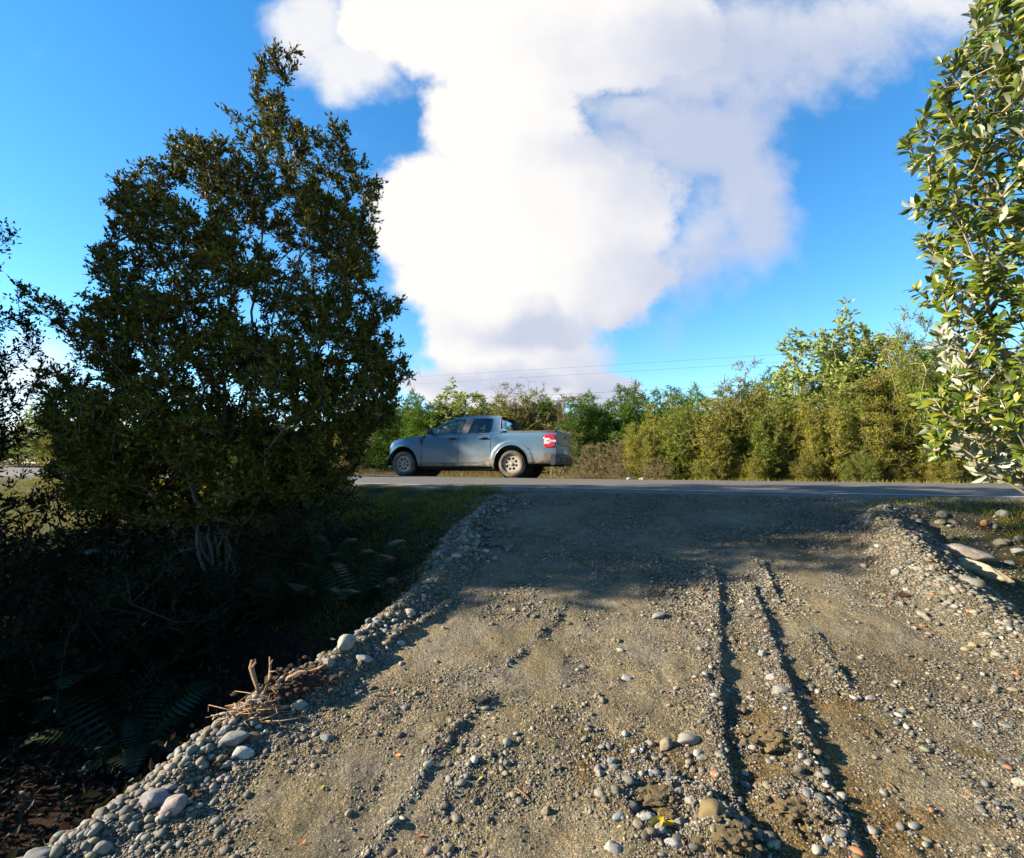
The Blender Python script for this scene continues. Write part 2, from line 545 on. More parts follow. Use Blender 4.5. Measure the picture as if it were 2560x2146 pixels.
def build_ground():
    ys = [1.0]
    while ys[-1] < 8.6: ys.append(ys[-1] + 0.0058 * ys[-1])
    up = []; st = 0.06; v = ys[-1]
    while v < 1500: v += st; up.append(v); st *= 1.045
    dn = []; st = 0.03; v = 1.0
    while v > -1500: v -= st; dn.append(v); st *= 1.12
    ys = np.array(dn[::-1] + ys + up)
    xs = list(np.arange(-2.6, 4.8, 0.0175))
    st = 0.03; v = xs[-1]; r_ = []
    while v < 1500: v += st; r_.append(v); st *= 1.035
    st = 0.03; v = xs[0]; l_ = []
    while v > -1500: v -= st; l_.append(v); st *= 1.035
    xs = np.array(l_[::-1] + xs + r_)
    X, Y = np.meshgrid(xs, ys)
    x = X.ravel(); y = Y.ravel()
    z = height(x, y)
    nx, ny = len(xs), len(ys)
    i = np.arange(ny - 1)[:, None] * nx + np.arange(nx - 1)[None, :]
    i = i.ravel()
    F = np.stack([i, i + 1, i + 1 + nx, i + nx], 1)
    # zones: gravel/soil mix, red soil, grass
    dm, dl, dr = drive_mask(x, y)
    q, s = qs(x, y)
    gravel = np.maximum(dm, np.clip(1 - np.minimum(np.abs(dl), np.abs(dr)) / 0.9 + 0.5 * fbm(x, y, 4, 3, 1), 0, 1)) * (q < 7.3)
    gravel = np.maximum(gravel, np.clip((0.35 - np.abs(q - 7.25)) / 0.3, 0, 1) * 0.8)
    ridge = ridge_h(x, y)[1]
    n = fbm(x, y, 1.1, 4, 4); n2 = fbm(x, y, 6, 3, 6)
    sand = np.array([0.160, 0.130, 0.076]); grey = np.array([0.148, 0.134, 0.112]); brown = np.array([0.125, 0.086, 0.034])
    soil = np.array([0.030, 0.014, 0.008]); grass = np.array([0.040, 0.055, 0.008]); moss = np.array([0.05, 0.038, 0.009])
    dry = np.array([0.15, 0.11, 0.05])
    c = sand[None] * (1 + 0.5 * n[:, None])
    a = np.clip(0.45 + 1.3 * n2 + 0.8 * n, 0, 1)[:, None]
    c = c * (1 - 0.6 * a) + grey * 0.6 * a
    # clayey clods in the near middle and brown damp patches
    cl = np.exp(-(((x - 0.95) / 0.75) ** 2 + ((y - 1.95) / 0.5) ** 2)) + 0.8 * np.exp(-(((x - 1.6) / 0.25) ** 2 + ((y - 2.6) / 0.25) ** 2))
    cl = np.clip(cl * 1.2 + 1.6 * n2 * (cl > .1) - 0.25, 0, 1)[:, None]
    c = c * (1 - cl) + brown * cl
    w = (0.5 * ridge)[:, None]
    c = c * (1 - w) + grey * 0.9 * w
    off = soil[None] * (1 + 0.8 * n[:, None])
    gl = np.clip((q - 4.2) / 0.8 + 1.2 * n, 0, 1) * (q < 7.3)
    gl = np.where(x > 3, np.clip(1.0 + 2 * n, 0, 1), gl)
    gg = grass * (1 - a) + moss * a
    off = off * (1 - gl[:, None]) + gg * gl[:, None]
    fr = (q > 15.3)
    dd = np.clip(0.6 + 1.5 * n, 0, 1)[:, None]
    off = np.where(fr[:, None], dry * dd + grass * (1 - dd), off)
    g = gravel[:, None]
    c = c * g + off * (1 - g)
    nn_ = fbm(x, y, 1.6, 3, 1) + .7 * fbm(x, y, 5, 2, 3)
    coarse = np.clip(0.48 + 1.3 * nn_ + .8 * ridge + np.exp(-((dl + .1) / .3) ** 2) + np.exp(-((dr + .2) / .4) ** 2), 0.0, 1)
    c = c * (1 + 0.16 * (1 - coarse[:, None]) * g)
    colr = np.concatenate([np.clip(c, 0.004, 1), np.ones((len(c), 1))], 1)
    m, t, b = bsdf_mat('ground_mix', (.2, .2, .2), 0.95, 0, 0.15)
    at = t.new('ShaderNodeAttribute', attribute_name='tint')
    gz = t.new('ShaderNodeAttribute', attribute_name='gravel')
    geo_ = t.new('ShaderNodeTexCoord')
    pos = geo_.outputs['Object']
    vo = t.new('ShaderNodeTexVoronoi'); vo.inputs['Scale'].default_value = 150
    t.l.new(pos, vo.inputs['Vector'])
    vo2 = t.new('ShaderNodeTexVoronoi'); vo2.inputs['Scale'].default_value = 62
    t.l.new(pos, vo2.inputs['Vector'])
    sp = t.new('ShaderNodeSeparateColor'); t.l.new(vo.outputs['Color'], sp.inputs[0])
    sp2 = t.new('ShaderNodeSeparateColor'); t.l.new(vo2.outputs['Color'], sp2.inputs[0])
    k1 = t.ramp(sp.outputs[0], [(0.0, 0.45), (0.6, 0.95), (0.85, 1.3), (1.0, 2.1)])
    k2 = t.ramp(sp2.outputs[0], [(0.0, 0.6), (0.7, 1.0), (0.9, 1.25), (1.0, 1.9)])
    co = t.new('ShaderNodeAttribute', attribute_name='coarse').outputs['Fac']
    vo3 = t.new('ShaderNodeTexVoronoi'); vo3.inputs['Scale'].default_value = 330
    t.l.new(pos, vo3.inputs['Vector'])
    sp3 = t.new('ShaderNodeSeparateColor'); t.l.new(vo3.outputs['Color'], sp3.inputs[0])
    k3 = t.ramp(sp3.outputs[0], [(0.0, 0.5), (0.7, 1.0), (1.0, 1.9)])
    cm = t.math('MULTIPLY_ADD', co, 0.80, 0.24)
    k = t.math('MULTIPLY', t.math('MULTIPLY_ADD', t.math('SUBTRACT', t.math('MULTIPLY', k1, k2), 1.0), cm, 1.0), k3)
    big = t.math('MULTIPLY_ADD', t.noise(pos, 9, 5, 0.6), 0.9, 0.55)
    k = t.math('MULTIPLY', k, big)
    k = t.math('ADD', t.math('MULTIPLY', k, gz.outputs['Fac']), t.math('MULTIPLY', big, t.math('SUBTRACT', 1.0, gz.outputs['Fac'])))
    vm = t.new('ShaderNodeVectorMath', operation='SCALE')
    t.l.new(at.outputs['Color'], vm.inputs[0]); t.l.new(k, vm.inputs['Scale'])
    hue = t.mix(0.12, vm.outputs[0], vo.outputs['Color'], 'SOFT_LIGHT')
    t.l.new(hue, b.inputs['Base Color'])
    hgt = t.math('MULTIPLY', t.math('ADD', t.math('MULTIPLY', vo.outputs['Distance'], -1.0), t.math('MULTIPLY', vo2.outputs['Distance'], -1.6)), cm)
    hgt = t.math('ADD', hgt, t.math('MULTIPLY', t.noise(pos, 45, 6, 0.7), 2.6))
    bp = t.new('ShaderNodeBump'); bp.inputs['Strength'].default_value = 0.95; bp.inputs['Distance'].default_value = 0.008
    t.l.new(hgt, bp.inputs['Height']); t.l.new(bp.outputs[0], b.inputs['Normal'])
    o = mesh_np('ground', np.stack([x, y, z], 1), F, m, smooth=True,
                attrs={'tint': ('FLOAT_COLOR', colr), 'gravel': ('FLOAT', gravel), 'coarse': ('FLOAT', coarse)})
    tag(o, 'gravel ramp between dark ditches, rising to the asphalt road', kind='structure')


build_ground()


# ---------------------------------------------------------------- road
def strip(name, q0, q1, s0, s1, lift, mat, nq=8, ns=220):
    ss = np.linspace(-1, 1, ns); ss = np.where(ss < 0, -np.abs(ss) ** 2.2 * abs(s0), np.abs(ss) ** 2.2 * s1) if s0 < 0 < s1 else np.linspace(s0, s1, ns)
    qq = np.linspace(q0, q1, nq)
    Q, SS = np.meshgrid(qq, ss)
    wav = 0
    if nq > 6:
        wav = np.where(np.isclose(Q, q0), 0.035 * fbm(SS, SS * 0, 3, 3, 1), 0)
    x, y = from_qs(Q + wav, SS)
    z = zroad(Q, SS) + lift - (0.06 * np.isclose(Q, q0) if nq > 6 else 0)
    i = (np.arange(ns - 1)[:, None] * nq + np.arange(nq - 1)[None, :]).ravel()
    return mesh_np(name, np.stack([x.ravel(), y.ravel(), z.ravel()], 1), np.stack([i, i + nq, i + nq + 1, i + 1], 1), mat, smooth=True)


m, t, b = bsdf_mat('asphalt', (.2, .2, .2), 0.85, 0, 0.3)
tc = t.new('ShaderNodeTexCoord')
n = t.noise(tc.outputs['Object'], 60, 5, 0.8)
n2_ = t.noise(tc.outputs['Object'], 0.9, 5, 0.6)
c = t.mix(t.ramp(n, [(0.3, 0.0), (0.7, 1.0)]), (0.06, 0.055, 0.052), (0.15, 0.138, 0.126))
c = t.mix(t.ramp(n2_, [(0.35, 0.0), (0.7, 0.45)]), c, (0.14, 0.122, 0.10))
t.l.new(c, b.inputs['Base Color'])
bp = t.new('ShaderNodeBump'); bp.inputs['Strength'].default_value = 0.6; bp.inputs['Distance'].default_value = 0.006
t.l.new(t.noise(tc.outputs['Object'], 140, 3, 0.7), bp.inputs['Height']); t.l.new(bp.outputs[0], b.inputs['Normal'])
tag(strip('road', 7.28, 15.35, -260, 260, 0.0, m, 24, 400), kind='structure')

m, t, b = bsdf_mat('road_paint', (.7, .7, .66), 0.7, 0, 0.3)
tc = t.new('ShaderNodeTexCoord')
n = t.noise(tc.outputs['Object'], 35, 6, 0.75)
t.l.new(t.mix(t.ramp(n, [(0.38, 0.0), (0.62, 1.0)]), (0.18, 0.17, 0.155), (0.55, 0.54, 0.52)), b.inputs['Base Color'])
PAINT = m
tag(strip('near_edge_line', 7.74, 7.87, -260, 260, 0.005, PAINT, 3, 300), kind='structure')
tag(strip('far_edge_line', 14.80, 14.93, -260, 260, 0.005, PAINT, 3, 300), kind='structure')
for k_ in range(-8, 9):
    if abs(k_) < 9:
        tag(strip('centre_dash', 11.25, 11.37, 2.4 + k_ * 12.0, 5.2 + k_ * 12.0, 0.005, PAINT, 3, 12), kind='structure')

# ---------------------------------------------------------------- vegetation tools
def rot_basis(n):
    """random orthonormal frames (n,3,3)"""
    a = rng.normal(size=(n, 3)); a /= np.linalg.norm(a, axis=1, keepdims=True)
    b = rng.normal(size=(n, 3)); b -= (b * a).sum(1, keepdims=True) * a; b /= np.linalg.norm(b, axis=1, keepdims=True)
    return a, b, np.cross(a, b)


def norm(v): return v / np.maximum(np.linalg.norm(v, axis=-1, keepdims=True), 1e-9)


def grow(stems, P, seg=0.25, up=0.25, jit=0.05, wlen=0.35):
    """stems: list of polylines (first nodes); P attractors. returns nodes, parent, tip ids"""
    N = []; par = []; plen = []
    for st in stems:
        prev = -1
        for k, p in enumerate(st):
            p = np.array(p, float)
            if prev < 0:
                N.append(p); par.append(-1); plen.append(0); prev = len(N) - 1
            else:
                a = N[prev]; L = np.linalg.norm(p - a); m = max(1, int(L / seg))
                for j in range(1, m + 1):
                    q = a + (p - a) * j / m + rng.normal(size=3) * jit * 0.6 * (j < m)
                    N.append(q); par.append(prev); plen.append(plen[prev] + L / m); prev = len(N) - 1
    base = np.array(stems[0][0])
    order = np.argsort(np.linalg.norm(P - base, axis=1))
    cap = len(N) + len(P) * 14
    A = np.zeros((cap, 3)); A[:len(N)] = N; PL = np.zeros(cap); PL[:len(N)] = plen
    n = len(N); tips = []
    for i in order:
        p = P[i]
        d = A[:n] - p
        dist = np.sqrt((d * d).sum(1))
        cost = dist + wlen * PL[:n] * 0.5 + np.clip(A[:n, 2] - p[2] + up * dist, 0, None) * 1.2
        j = int(np.argmin(cost))
        L = dist[j]; m = max(1, min(12, int(L / seg)))
        a = A[j].copy(); prev = j
        sag = rng.normal(size=3) * jit
        for k in range(1, m + 1):
            tt = k / m
            q = a + (p - a) * tt
            q = q + np.array([0, 0, -0.10 * L * math.sin(math.pi * tt)]) + sag * math.sin(math.pi * tt) + rng.normal(size=3) * jit * 0.3 * (k < m)
            if n >= cap: break
            A[n] = q; par.append(prev); PL[n] = PL[prev] + L / m; prev = n; n += 1
        tips.append(prev)
    return A[:n], np.array(par), np.array(tips)


def branch_mesh(A, par, rtip=0.006, power=0.46, sides=5, rmax=0.2, minr=0.0):
    n = len(A); w = np.zeros(n)
    has = np.zeros(n, bool); has[par[par >= 0]] = True
    w[~has] = 1
    for i in range(n - 1, -1, -1):
        if par[i] >= 0: w[par[i]] += w[i]
    r = np.minimum(rtip * np.maximum(w, 1) ** power, rmax)
    e = np.nonzero(par >= 0)[0]
    e = e[r[e] >= minr]
    a = A[par[e]]; b = A[e]; ra = np.minimum(r[par[e]], r[e] * 1.25); rb = r[e]
    t = norm(b - a); u = norm(np.cross(t, np.array([0.3, 0.2, 0.93]))); v = np.cross(t, u)
    ang = np.arange(sides) * 2 * math.pi / sides
    c = np.cos(ang)[None, :, None]; s_ = np.sin(ang)[None, :, None]
    ring = u[:, None] * c + v[:, None] * s_
    V = np.concatenate([a[:, None] - t[:, None] * ra[:, None, None] * .3 + ring * ra[:, None, None], b[:, None] + ring * rb[:, None, None]], 1).reshape(-1, 3)
    k = np.arange(len(e))[:, None] * 2 * sides
    j = np.arange(sides)[None]; j2 = (j + 1) % sides
    F = np.stack([k + j, k + j2, k + sides + j2, k + sides + j], -1).reshape(-1, 4)
    return V, F


def leaves_quads(C, D, L, W, upb=0.3):
    """rhombic leaves at C pointing along D; lengths L"""
    n = len(C)
    D = norm(D)
    r = rng.normal(size=(n, 3)); r[:, 2] += upb * 3
    s_ = norm(np.cross(D, r)); nrm = np.cross(s_, D)
    L = L[:, None]; W = W[:, None]
    V = np.stack([C, C + D * L * .45 + s_ * W * .5 + nrm * W * .12, C + D * L, C + D * L * .45 - s_ * W * .5 + nrm * W * .12], 1).reshape(-1, 3)
    F = np.arange(n * 4).reshape(n, 4)
    rn = np.repeat(rng.random(n), 4)
    return V, F, rn


def sprigs(tips, dirs, per, sl, nl, L, aspect=0.45, spread=1.0, upb=0.35, jitter=0.5):
    """leafy shoots: `per` shoots per tip, each with nl leaves"""
    n = len(tips)
    T = np.repeat(tips, per, 0); Dr = np.repeat(dirs, per, 0)
    d = norm(Dr * 0.7 + rng.normal(size=T.shape) * spread + np.array([0, 0, upb]))
    ln = sl * (0.5 + 0.8 * rng.random(len(T)))
    st = T - d * 0.0
    m = len(T)
    k = np.tile(np.linspace(0.12, 1.0, nl), m)
    S0 = np.repeat(st, nl, 0); DD = np.repeat(d, nl, 0); LN = np.repeat(ln, nl)
    C = S0 + DD * (k * LN)[:, None] + rng.normal(size=S0.shape) * (0.04 * sl)
    LD = norm(DD * 0.8 + rng.normal(size=S0.shape) * jitter + np.array([0, 0, .15]))
    LL = L * (0.6 + 0.7 * rng.random(len(C)))
    V, F, rn = leaves_quads(C, LD, LL, LL * aspect)
    # twigs of the shoots as thin slivers
    return V, F, rn, (st, d, ln)


def twig_quads(st, d, ln, w):
    u = norm(np.cross(d, rng.normal(size=d.shape)))
    e = st + d * ln[:, None]
    V = np.stack([st - u * w, st + u * w, e + u * w * .4, e - u * w * .4], 1).reshape(-1, 3)
    return V, np.arange(len(st) * 4).reshape(-1, 4)


BARK_GREY = dirty('bark_grey', (0.15, 0.13, 0.105), (0.07, 0.05, 0.035), 0.9, 0.8, 6, bump=0.5)
BARK_DARK = dirty('bark_dark', (0.035, 0.026, 0.02), (0.012, 0.009, 0.007), 0.9, 0.8, 6, bump=0.5)
BARK_TAN = dirty('bark_tan', (0.34, 0.26, 0.17), (0.15, 0.10, 0.06), 0.9, 0.8, 6)
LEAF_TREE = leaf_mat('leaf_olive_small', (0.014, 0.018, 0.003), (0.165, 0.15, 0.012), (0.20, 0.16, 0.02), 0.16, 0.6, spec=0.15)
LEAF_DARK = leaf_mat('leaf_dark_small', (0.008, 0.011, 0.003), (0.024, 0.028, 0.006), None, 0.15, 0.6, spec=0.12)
LEAF_OLIVE = leaf_mat('leaf_olive_far', (0.12, 0.13, 0.008), (0.33, 0.32, 0.018), (0.38, 0.32, 0.11), 0.36, 0.6, spec=0.2)
LEAF_OLIVE2 = leaf_mat('leaf_olive_green_far', (0.085, 0.13, 0.008), (0.24, 0.31, 0.02), (0.32, 0.30, 0.08), 0.36, 0.6, spec=0.2)
LEAF_GREEN = leaf_mat('leaf_bright_far', (0.07, 0.14, 0.008), (0.16, 0.27, 0.018), None, 0.35, 0.6, spec=0.2)
LEAF_LIGHT = leaf_mat('leaf_light_far', (0.15, 0.20, 0.03), (0.32, 0.36, 0.10), None, 0.35, 0.6, spec=0.2)
LEAF_TAN = leaf_mat('leaf_tan_far', (0.15, 0.11, 0.04), (0.27, 0.21, 0.09), (0.17, 0.18, 0.03), 0.25, 0.8, spec=0.1)
LEAF_PINE = leaf_mat('leaf_pine_far', (0.04, 0.085, 0.008), (0.11, 0.19, 0.02), None, 0.3, 0.6, spec=0.2)
LEAF_BROAD = leaf_mat('leaf_broad_glossy', (0.045, 0.085, 0.006), (0.17, 0.21, 0.014), (0.30, 0.27, 0.025), 0.27, 0.36, (0.34, 0.36, 0.27), spec=0.4)


def from_silhouette(poly, Y, n, depth, ycurve=None, bias=1.0):
    """random points in a crown whose outline at distance Y matches the traced polygon; round in depth"""
    W = np.array([[CAM[0] + px_dir(*p)[0] / px_dir(*p)[1] * Y, CAM[2] + px_dir(*p)[2] / px_dir(*p)[1] * Y] for p in poly])
    x0, z0 = W.min(0); x1, z1 = W.max(0)
    out = []
    def inside(p):
        c = np.zeros(len(p), bool); j = len(W) - 1
        for i in range(len(W)):
            a, b = W[i], W[j]
            cond = ((a[1] > p[:, 1]) != (b[1] > p[:, 1])) & (p[:, 0] < (b[0] - a[0]) * (p[:, 1] - a[1]) / (b[1] - a[1] + 1e-12) + a[0])
            c ^= cond; j = i
        return c
    while sum(map(len, out)) < n:
        p = np.stack([rng.uniform(x0, x1, 4000), rng.uniform(z0, z1, 4000)], 1)
        p = p[inside(p)]
        # local half width of the outline at this height
        hw = np.zeros(len(p)); cx = np.zeros(len(p))
        for i, (xx, zz) in enumerate(p):
            xs_ = []
            j = len(W) - 1
            for k in range(len(W)):
                a, b = W[k], W[j]
                if (a[1] > zz) != (b[1] > zz): xs_.append((b[0] - a[0]) * (zz - a[1]) / (b[1] - a[1]) + a[0])
                j = k
            xs_.sort()
            for a, b in zip(xs_[::2], xs_[1::2]):
                if a <= xx <= b: hw[i] = (b - a) / 2; cx[i] = (a + b) / 2
        up_room = np.full(len(p), 9.0)
        for i, (xx, zz) in enumerate(p):
            j = len(W) - 1
            for k in range(len(W)):
                a, b = W[k], W[j]
                if (a[0] > xx) != (b[0] > xx):
                    zc = (b[1] - a[1]) * (xx - a[0]) / (b[0] - a[0]) + a[1]
                    if zc > zz: up_room[i] = min(up_room[i], zc - zz)
                j = k
        rel = np.clip(np.abs(p[:, 0] - cx) / np.maximum(hw, 1e-3), 0, 1)
        dm = np.minimum(depth, hw * 1.0) * np.sqrt(1 - rel ** 2 * 0.97)
        dm = dm * np.sqrt(np.clip(up_room / 1.3, 0.01, 1))
        yy = rng.uniform(-1, 1, len(p)) * dm
        fl = np.where(yy < 0, (Y + yy) / Y, 1.0)      # the near side of the crown is lower and rounder
        out.append(np.stack([p[:, 0] * (1 + (fl - 1) * np.maximum(rel, .5)), Y + yy, CAM[2] + (p[:, 1] - CAM[2]) * np.where(p[:, 1] > CAM[2], fl, 1)], 1))
    return np.concatenate(out)[:n]


def relax(P, dmin):
    keep = []
    for p in P:
        if not keep: keep.append(p); continue
        K = np.array(keep)
        if ((K - p) ** 2).sum(1).min() > dmin * dmin: keep.append(p)
    return np.array(keep)


def make_tree(name, label, cat, stems, P, leafm, barkm, base, per=5, sl=0.22, nl=6, L=0.05, seg=0.25, group=None,
              rtip=0.004, rmax=0.12, aspect=0.45, spread=0.8, jitter=0.5, wlen=0.35, power=0.46, leaf=True, minr=0.0, jit=0.05, crown='crown'):
    A, par, tips = grow(stems, P, seg=seg, wlen=wlen, jit=jit)
    base = np.array(base, float)
    root = empty(name, tuple(base))
    V, F = branch_mesh(A - base, par, rtip, power, 5, rmax, minr)
    if leaf:
        dirs = norm(A[tips] - A[par[tips]])
        # a second shoot half way along each last segment
        t2 = (A[tips] + A[par[tips]]) / 2
        LV, LF, rn, tw = sprigs(np.concatenate([A[tips], t2]) - base, np.concatenate([dirs, dirs]), per, sl, nl, L, aspect, spread, jitter=jitter)
        TV, TF = twig_quads(*tw, rtip * .6)
        F = np.concatenate([F, TF + len(V)]); V = np.concatenate([V, TV])
    mesh_np('trunk', V, F, barkm, root, smooth=True)
    if leaf:
        mesh_np(crown, LV, LF, leafm, root, attrs={'rnd': ('FLOAT', rn)})
    tag(root, label, cat, group)
    return root


def pt(px, py, Y):
    d = px_dir(px, py)
    return CAM + d / d[1] * Y


# ---------------------------------------------------------------- the big dark tree at left
BIG = [(560, 1290), (330, 1290), (180, 1250), (120, 1180), (140, 1120), (100, 1050), (90, 960), (95, 915), (150, 905), (190, 940), (240, 960), (270, 985),
       (265, 930), (190, 880), (200, 860), (150, 830), (110, 790), (60, 770), (42, 740), (60, 722), (110, 730), (150, 760), (205, 800), (210, 745), (250, 750),
       (240, 700), (225, 650), (235, 620), (280, 590), (275, 500), (285, 465), (320, 430), (350, 385), (385, 420), (405, 370), (430, 345), (470, 340), (490, 290),
       (560, 280), (600, 270), (620, 300), (650, 330), (640, 250), (635, 200), (615, 160), (640, 150), (665, 120), (680, 100), (700, 130), (735, 118), (750, 180),
       (770, 230), (755, 260), (790, 275), (840, 260), (860, 320), (865, 340), (850, 370), (880, 380), (905, 380), (900, 430), (955, 460), (940, 530), (905, 630),
       (930, 690), (900, 730), (960, 740), (1000, 740), (1000, 790), (960, 790), (940, 820), (1000, 860), (1000, 900), (1035, 925), (1020, 945), (985, 960),
       (990, 1020), (970, 1060), (900, 1080), (890, 1140), (870, 1200), (840, 1220), (740, 1230), (680, 1290)]
TY = 6.3
b0 = np.array([-3.75, TY, float(height(-3.75, TY)) - 0.1])
P = from_silhouette(BIG, TY, 5200, 1.75)
_l = np.sin(P[:, 0] * 5.2 + 1.3 * np.sin(P[:, 2] * 3.1)) + .6 * np.sin(P[:, 1] * 3.1 + P[:, 2] * 1.7) + np.sin(P[:, 2] * 5.6 + P[:, 0] * 2.6)
P = P[(_l > -0.35 - 0.6 * (P[:, 2] < 2.4) + 0.40 * ((P[:, 2] > 3.3) & (P[:, 2] < 5.6))) | (P[:, 0] < -5.0) | (P[:, 0] > -1.95)]
P = relax(P, 0.165)
# thin out the lacy upper right limb
st = []
for (a, b_, dy) in [((615, 1000), (700, 140), .2), ((560, 900), (520, 360), -.4), ((500, 900), (390, 480), .5), ((640, 950), (840, 420), -.2), ((690, 1000), (900, 760), .5),
                    ((450, 1050), (190, 830), -.3), ((560, 980), (610, 330), .9), ((600, 1000), (760, 600), -1.0), ((480, 1080), (300, 700), -.9), ((720, 1060), (930, 900), -.5), ((330, 960), (62, 745), .1), ((300, 1060), (105, 930), -.1), ((850, 850), (1015, 935), .1)]:
    st.append([b0 + rng.normal(size=3) * [.15, .15, 0], b0 + np.array([0, 0, .45]) + rng.normal(size=3) * .12, pt(a[0], a[1], TY + dy * .4), pt((a[0] + b_[0]) / 2, (a[1] + b_[1]) / 2, TY + dy * .8), pt(b_[0], b_[1], TY + dy)])
make_tree('broadleaf_tree', 'tall dark multi-stemmed tree with small olive leaves beside the gravel ramp', 'tree', st, P, LEAF_TREE, BARK_GREY, b0,
          per=9, sl=0.125, nl=7, L=0.056, seg=0.2, rtip=0.0036, rmax=0.06, spread=0.75, power=0.42)


def crown_pts(c, r, n, k=1.0, squash=None):
    p = rng.normal(size=(n, 3)); p = norm(p) * (rng.random((n, 1)) ** (1 / 2.6))
    # lumpy outline
    a = 1 + 0.35 * np.sin(p[:, :1] * 5 + c[0]) * np.cos(p[:, 2:] * 6 + c[1])
    return np.array(c) + p * a * np.array(r)


# the tree that reaches into the frame at the left edge, and its neighbours that shade the ditch
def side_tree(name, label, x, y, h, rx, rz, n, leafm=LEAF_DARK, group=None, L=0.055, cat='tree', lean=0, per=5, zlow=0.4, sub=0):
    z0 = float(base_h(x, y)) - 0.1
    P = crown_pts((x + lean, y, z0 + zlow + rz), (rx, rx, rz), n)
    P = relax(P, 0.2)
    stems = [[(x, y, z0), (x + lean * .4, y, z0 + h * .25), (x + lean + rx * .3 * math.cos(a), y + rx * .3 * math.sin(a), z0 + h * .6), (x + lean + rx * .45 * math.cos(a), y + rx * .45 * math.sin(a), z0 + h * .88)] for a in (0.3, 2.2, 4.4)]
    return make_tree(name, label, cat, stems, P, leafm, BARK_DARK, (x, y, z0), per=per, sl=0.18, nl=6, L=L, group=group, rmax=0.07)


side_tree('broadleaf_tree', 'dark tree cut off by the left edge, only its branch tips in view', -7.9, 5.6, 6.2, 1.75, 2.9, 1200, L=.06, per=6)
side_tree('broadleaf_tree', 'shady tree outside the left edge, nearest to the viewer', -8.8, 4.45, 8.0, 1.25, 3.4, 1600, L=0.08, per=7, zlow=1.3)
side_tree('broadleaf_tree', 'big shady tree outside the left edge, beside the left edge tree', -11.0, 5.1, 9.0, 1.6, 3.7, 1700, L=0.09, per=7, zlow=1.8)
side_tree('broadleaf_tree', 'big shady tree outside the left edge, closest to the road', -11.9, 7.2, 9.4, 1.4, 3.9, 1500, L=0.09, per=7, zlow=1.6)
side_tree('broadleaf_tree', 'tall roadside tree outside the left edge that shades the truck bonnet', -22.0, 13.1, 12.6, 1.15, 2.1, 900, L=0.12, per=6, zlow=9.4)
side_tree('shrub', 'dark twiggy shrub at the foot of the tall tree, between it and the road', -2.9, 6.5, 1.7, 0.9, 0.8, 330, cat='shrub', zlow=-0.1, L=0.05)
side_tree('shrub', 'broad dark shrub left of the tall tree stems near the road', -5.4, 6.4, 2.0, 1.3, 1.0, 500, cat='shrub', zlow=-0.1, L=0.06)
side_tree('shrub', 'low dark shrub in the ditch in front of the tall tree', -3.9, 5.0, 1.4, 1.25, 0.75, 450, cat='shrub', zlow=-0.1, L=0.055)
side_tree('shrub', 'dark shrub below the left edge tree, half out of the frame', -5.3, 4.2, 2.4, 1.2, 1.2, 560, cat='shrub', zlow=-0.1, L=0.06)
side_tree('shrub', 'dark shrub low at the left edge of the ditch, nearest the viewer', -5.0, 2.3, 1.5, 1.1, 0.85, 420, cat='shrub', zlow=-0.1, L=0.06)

# ---------------------------------------------------------------- large-leaved tree at the right edge
def broad_leaves(C, D, L, W, flip):
    n = len(C); D = norm(D)
    upv = np.tile([-0.45, -0.45, 0.75], (n, 1)) * np.where(flip, -1, 1)[:, None] + rng.normal(size=(n, 3)) * .45
    s_ = norm(np.cross(D, upv)); nr = np.cross(s_, D)
    nr = np.where((nr * upv).sum(1, keepdims=True) < 0, -nr, nr); s_ = np.cross(D, nr)
    L = L[:, None]; W = W[:, None]
    def q(t, w, h): return C + D * L * t + s_ * W * w + nr * (W * h)
    dr = lambda t: -0.55 * t * t
    rows = [(0.0, 0.03), (0.28, 0.30), (0.58, 0.5), (0.82, 0.34), (1.0, 0.02)]
    vs = []
    for t_, w_ in rows:
        vs += [q(t_, -w_, .16 * w_ / .5 + dr(t_)), q(t_, 0, dr(t_)), q(t_, w_, .16 * w_ / .5 + dr(t_))]
    V = np.stack(vs, 1).reshape(-1, 3)
    fs = []
    for i in range(4):
        a = i * 3
        fs += [[a, a + 3, a + 4, a + 1], [a + 1, a + 4, a + 5, a + 2]]
    F = (np.array(fs)[None] + np.arange(n)[:, None, None] * 15).reshape(-1, 4)
    # make the front side the upper side
    v = V[F[:1]][0]
    nn = np.cross(v[1] - v[0], v[3] - v[0])
    if nn @ nr[0] < 0: F = F[:, ::-1]
    return V, F, np.repeat(rng.random(n), 15)


RT = [(2620, 1240), (2570, 1160), (2530, 1135), (2500, 1170), (2480, 1215), (2455, 1228), (2420, 1190), (2390, 1130), (2340, 1090), (2310, 1060), (2290, 1000), (2310, 955), (2350, 940),
      (2340, 880), (2320, 850), (2400, 810), (2380, 790), (2345, 750), (2335, 690), (2310, 650), (2360, 600), (2370, 550), (2310, 540), (2280, 500), (2255, 470),
      (2290, 420), (2250, 380), (2240, 330), (2225, 270), (2260, 230), (2250, 170), (2290, 135), (2350, 160), (2380, 90), (2390, 40), (2440, 30), (2430, -40), (2500, -220), (2700, -330),
      (3150, -350), (3500, 100), (3550, 700), (3300, 1200), (2900, 1300)]
RY = 2.95
P = from_silhouette([(a + 34, b) for a, b in RT], RY, 5200, 0.85)
_l = np.sin(P[:, 0] * 7 + 1.3 * np.sin(P[:, 2] * 4)) + np.sin(P[:, 1] * 6 + P[:, 2] * 3) + np.sin(P[:, 2] * 8 + P[:, 0] * 4)
P = P[_l > -0.6]
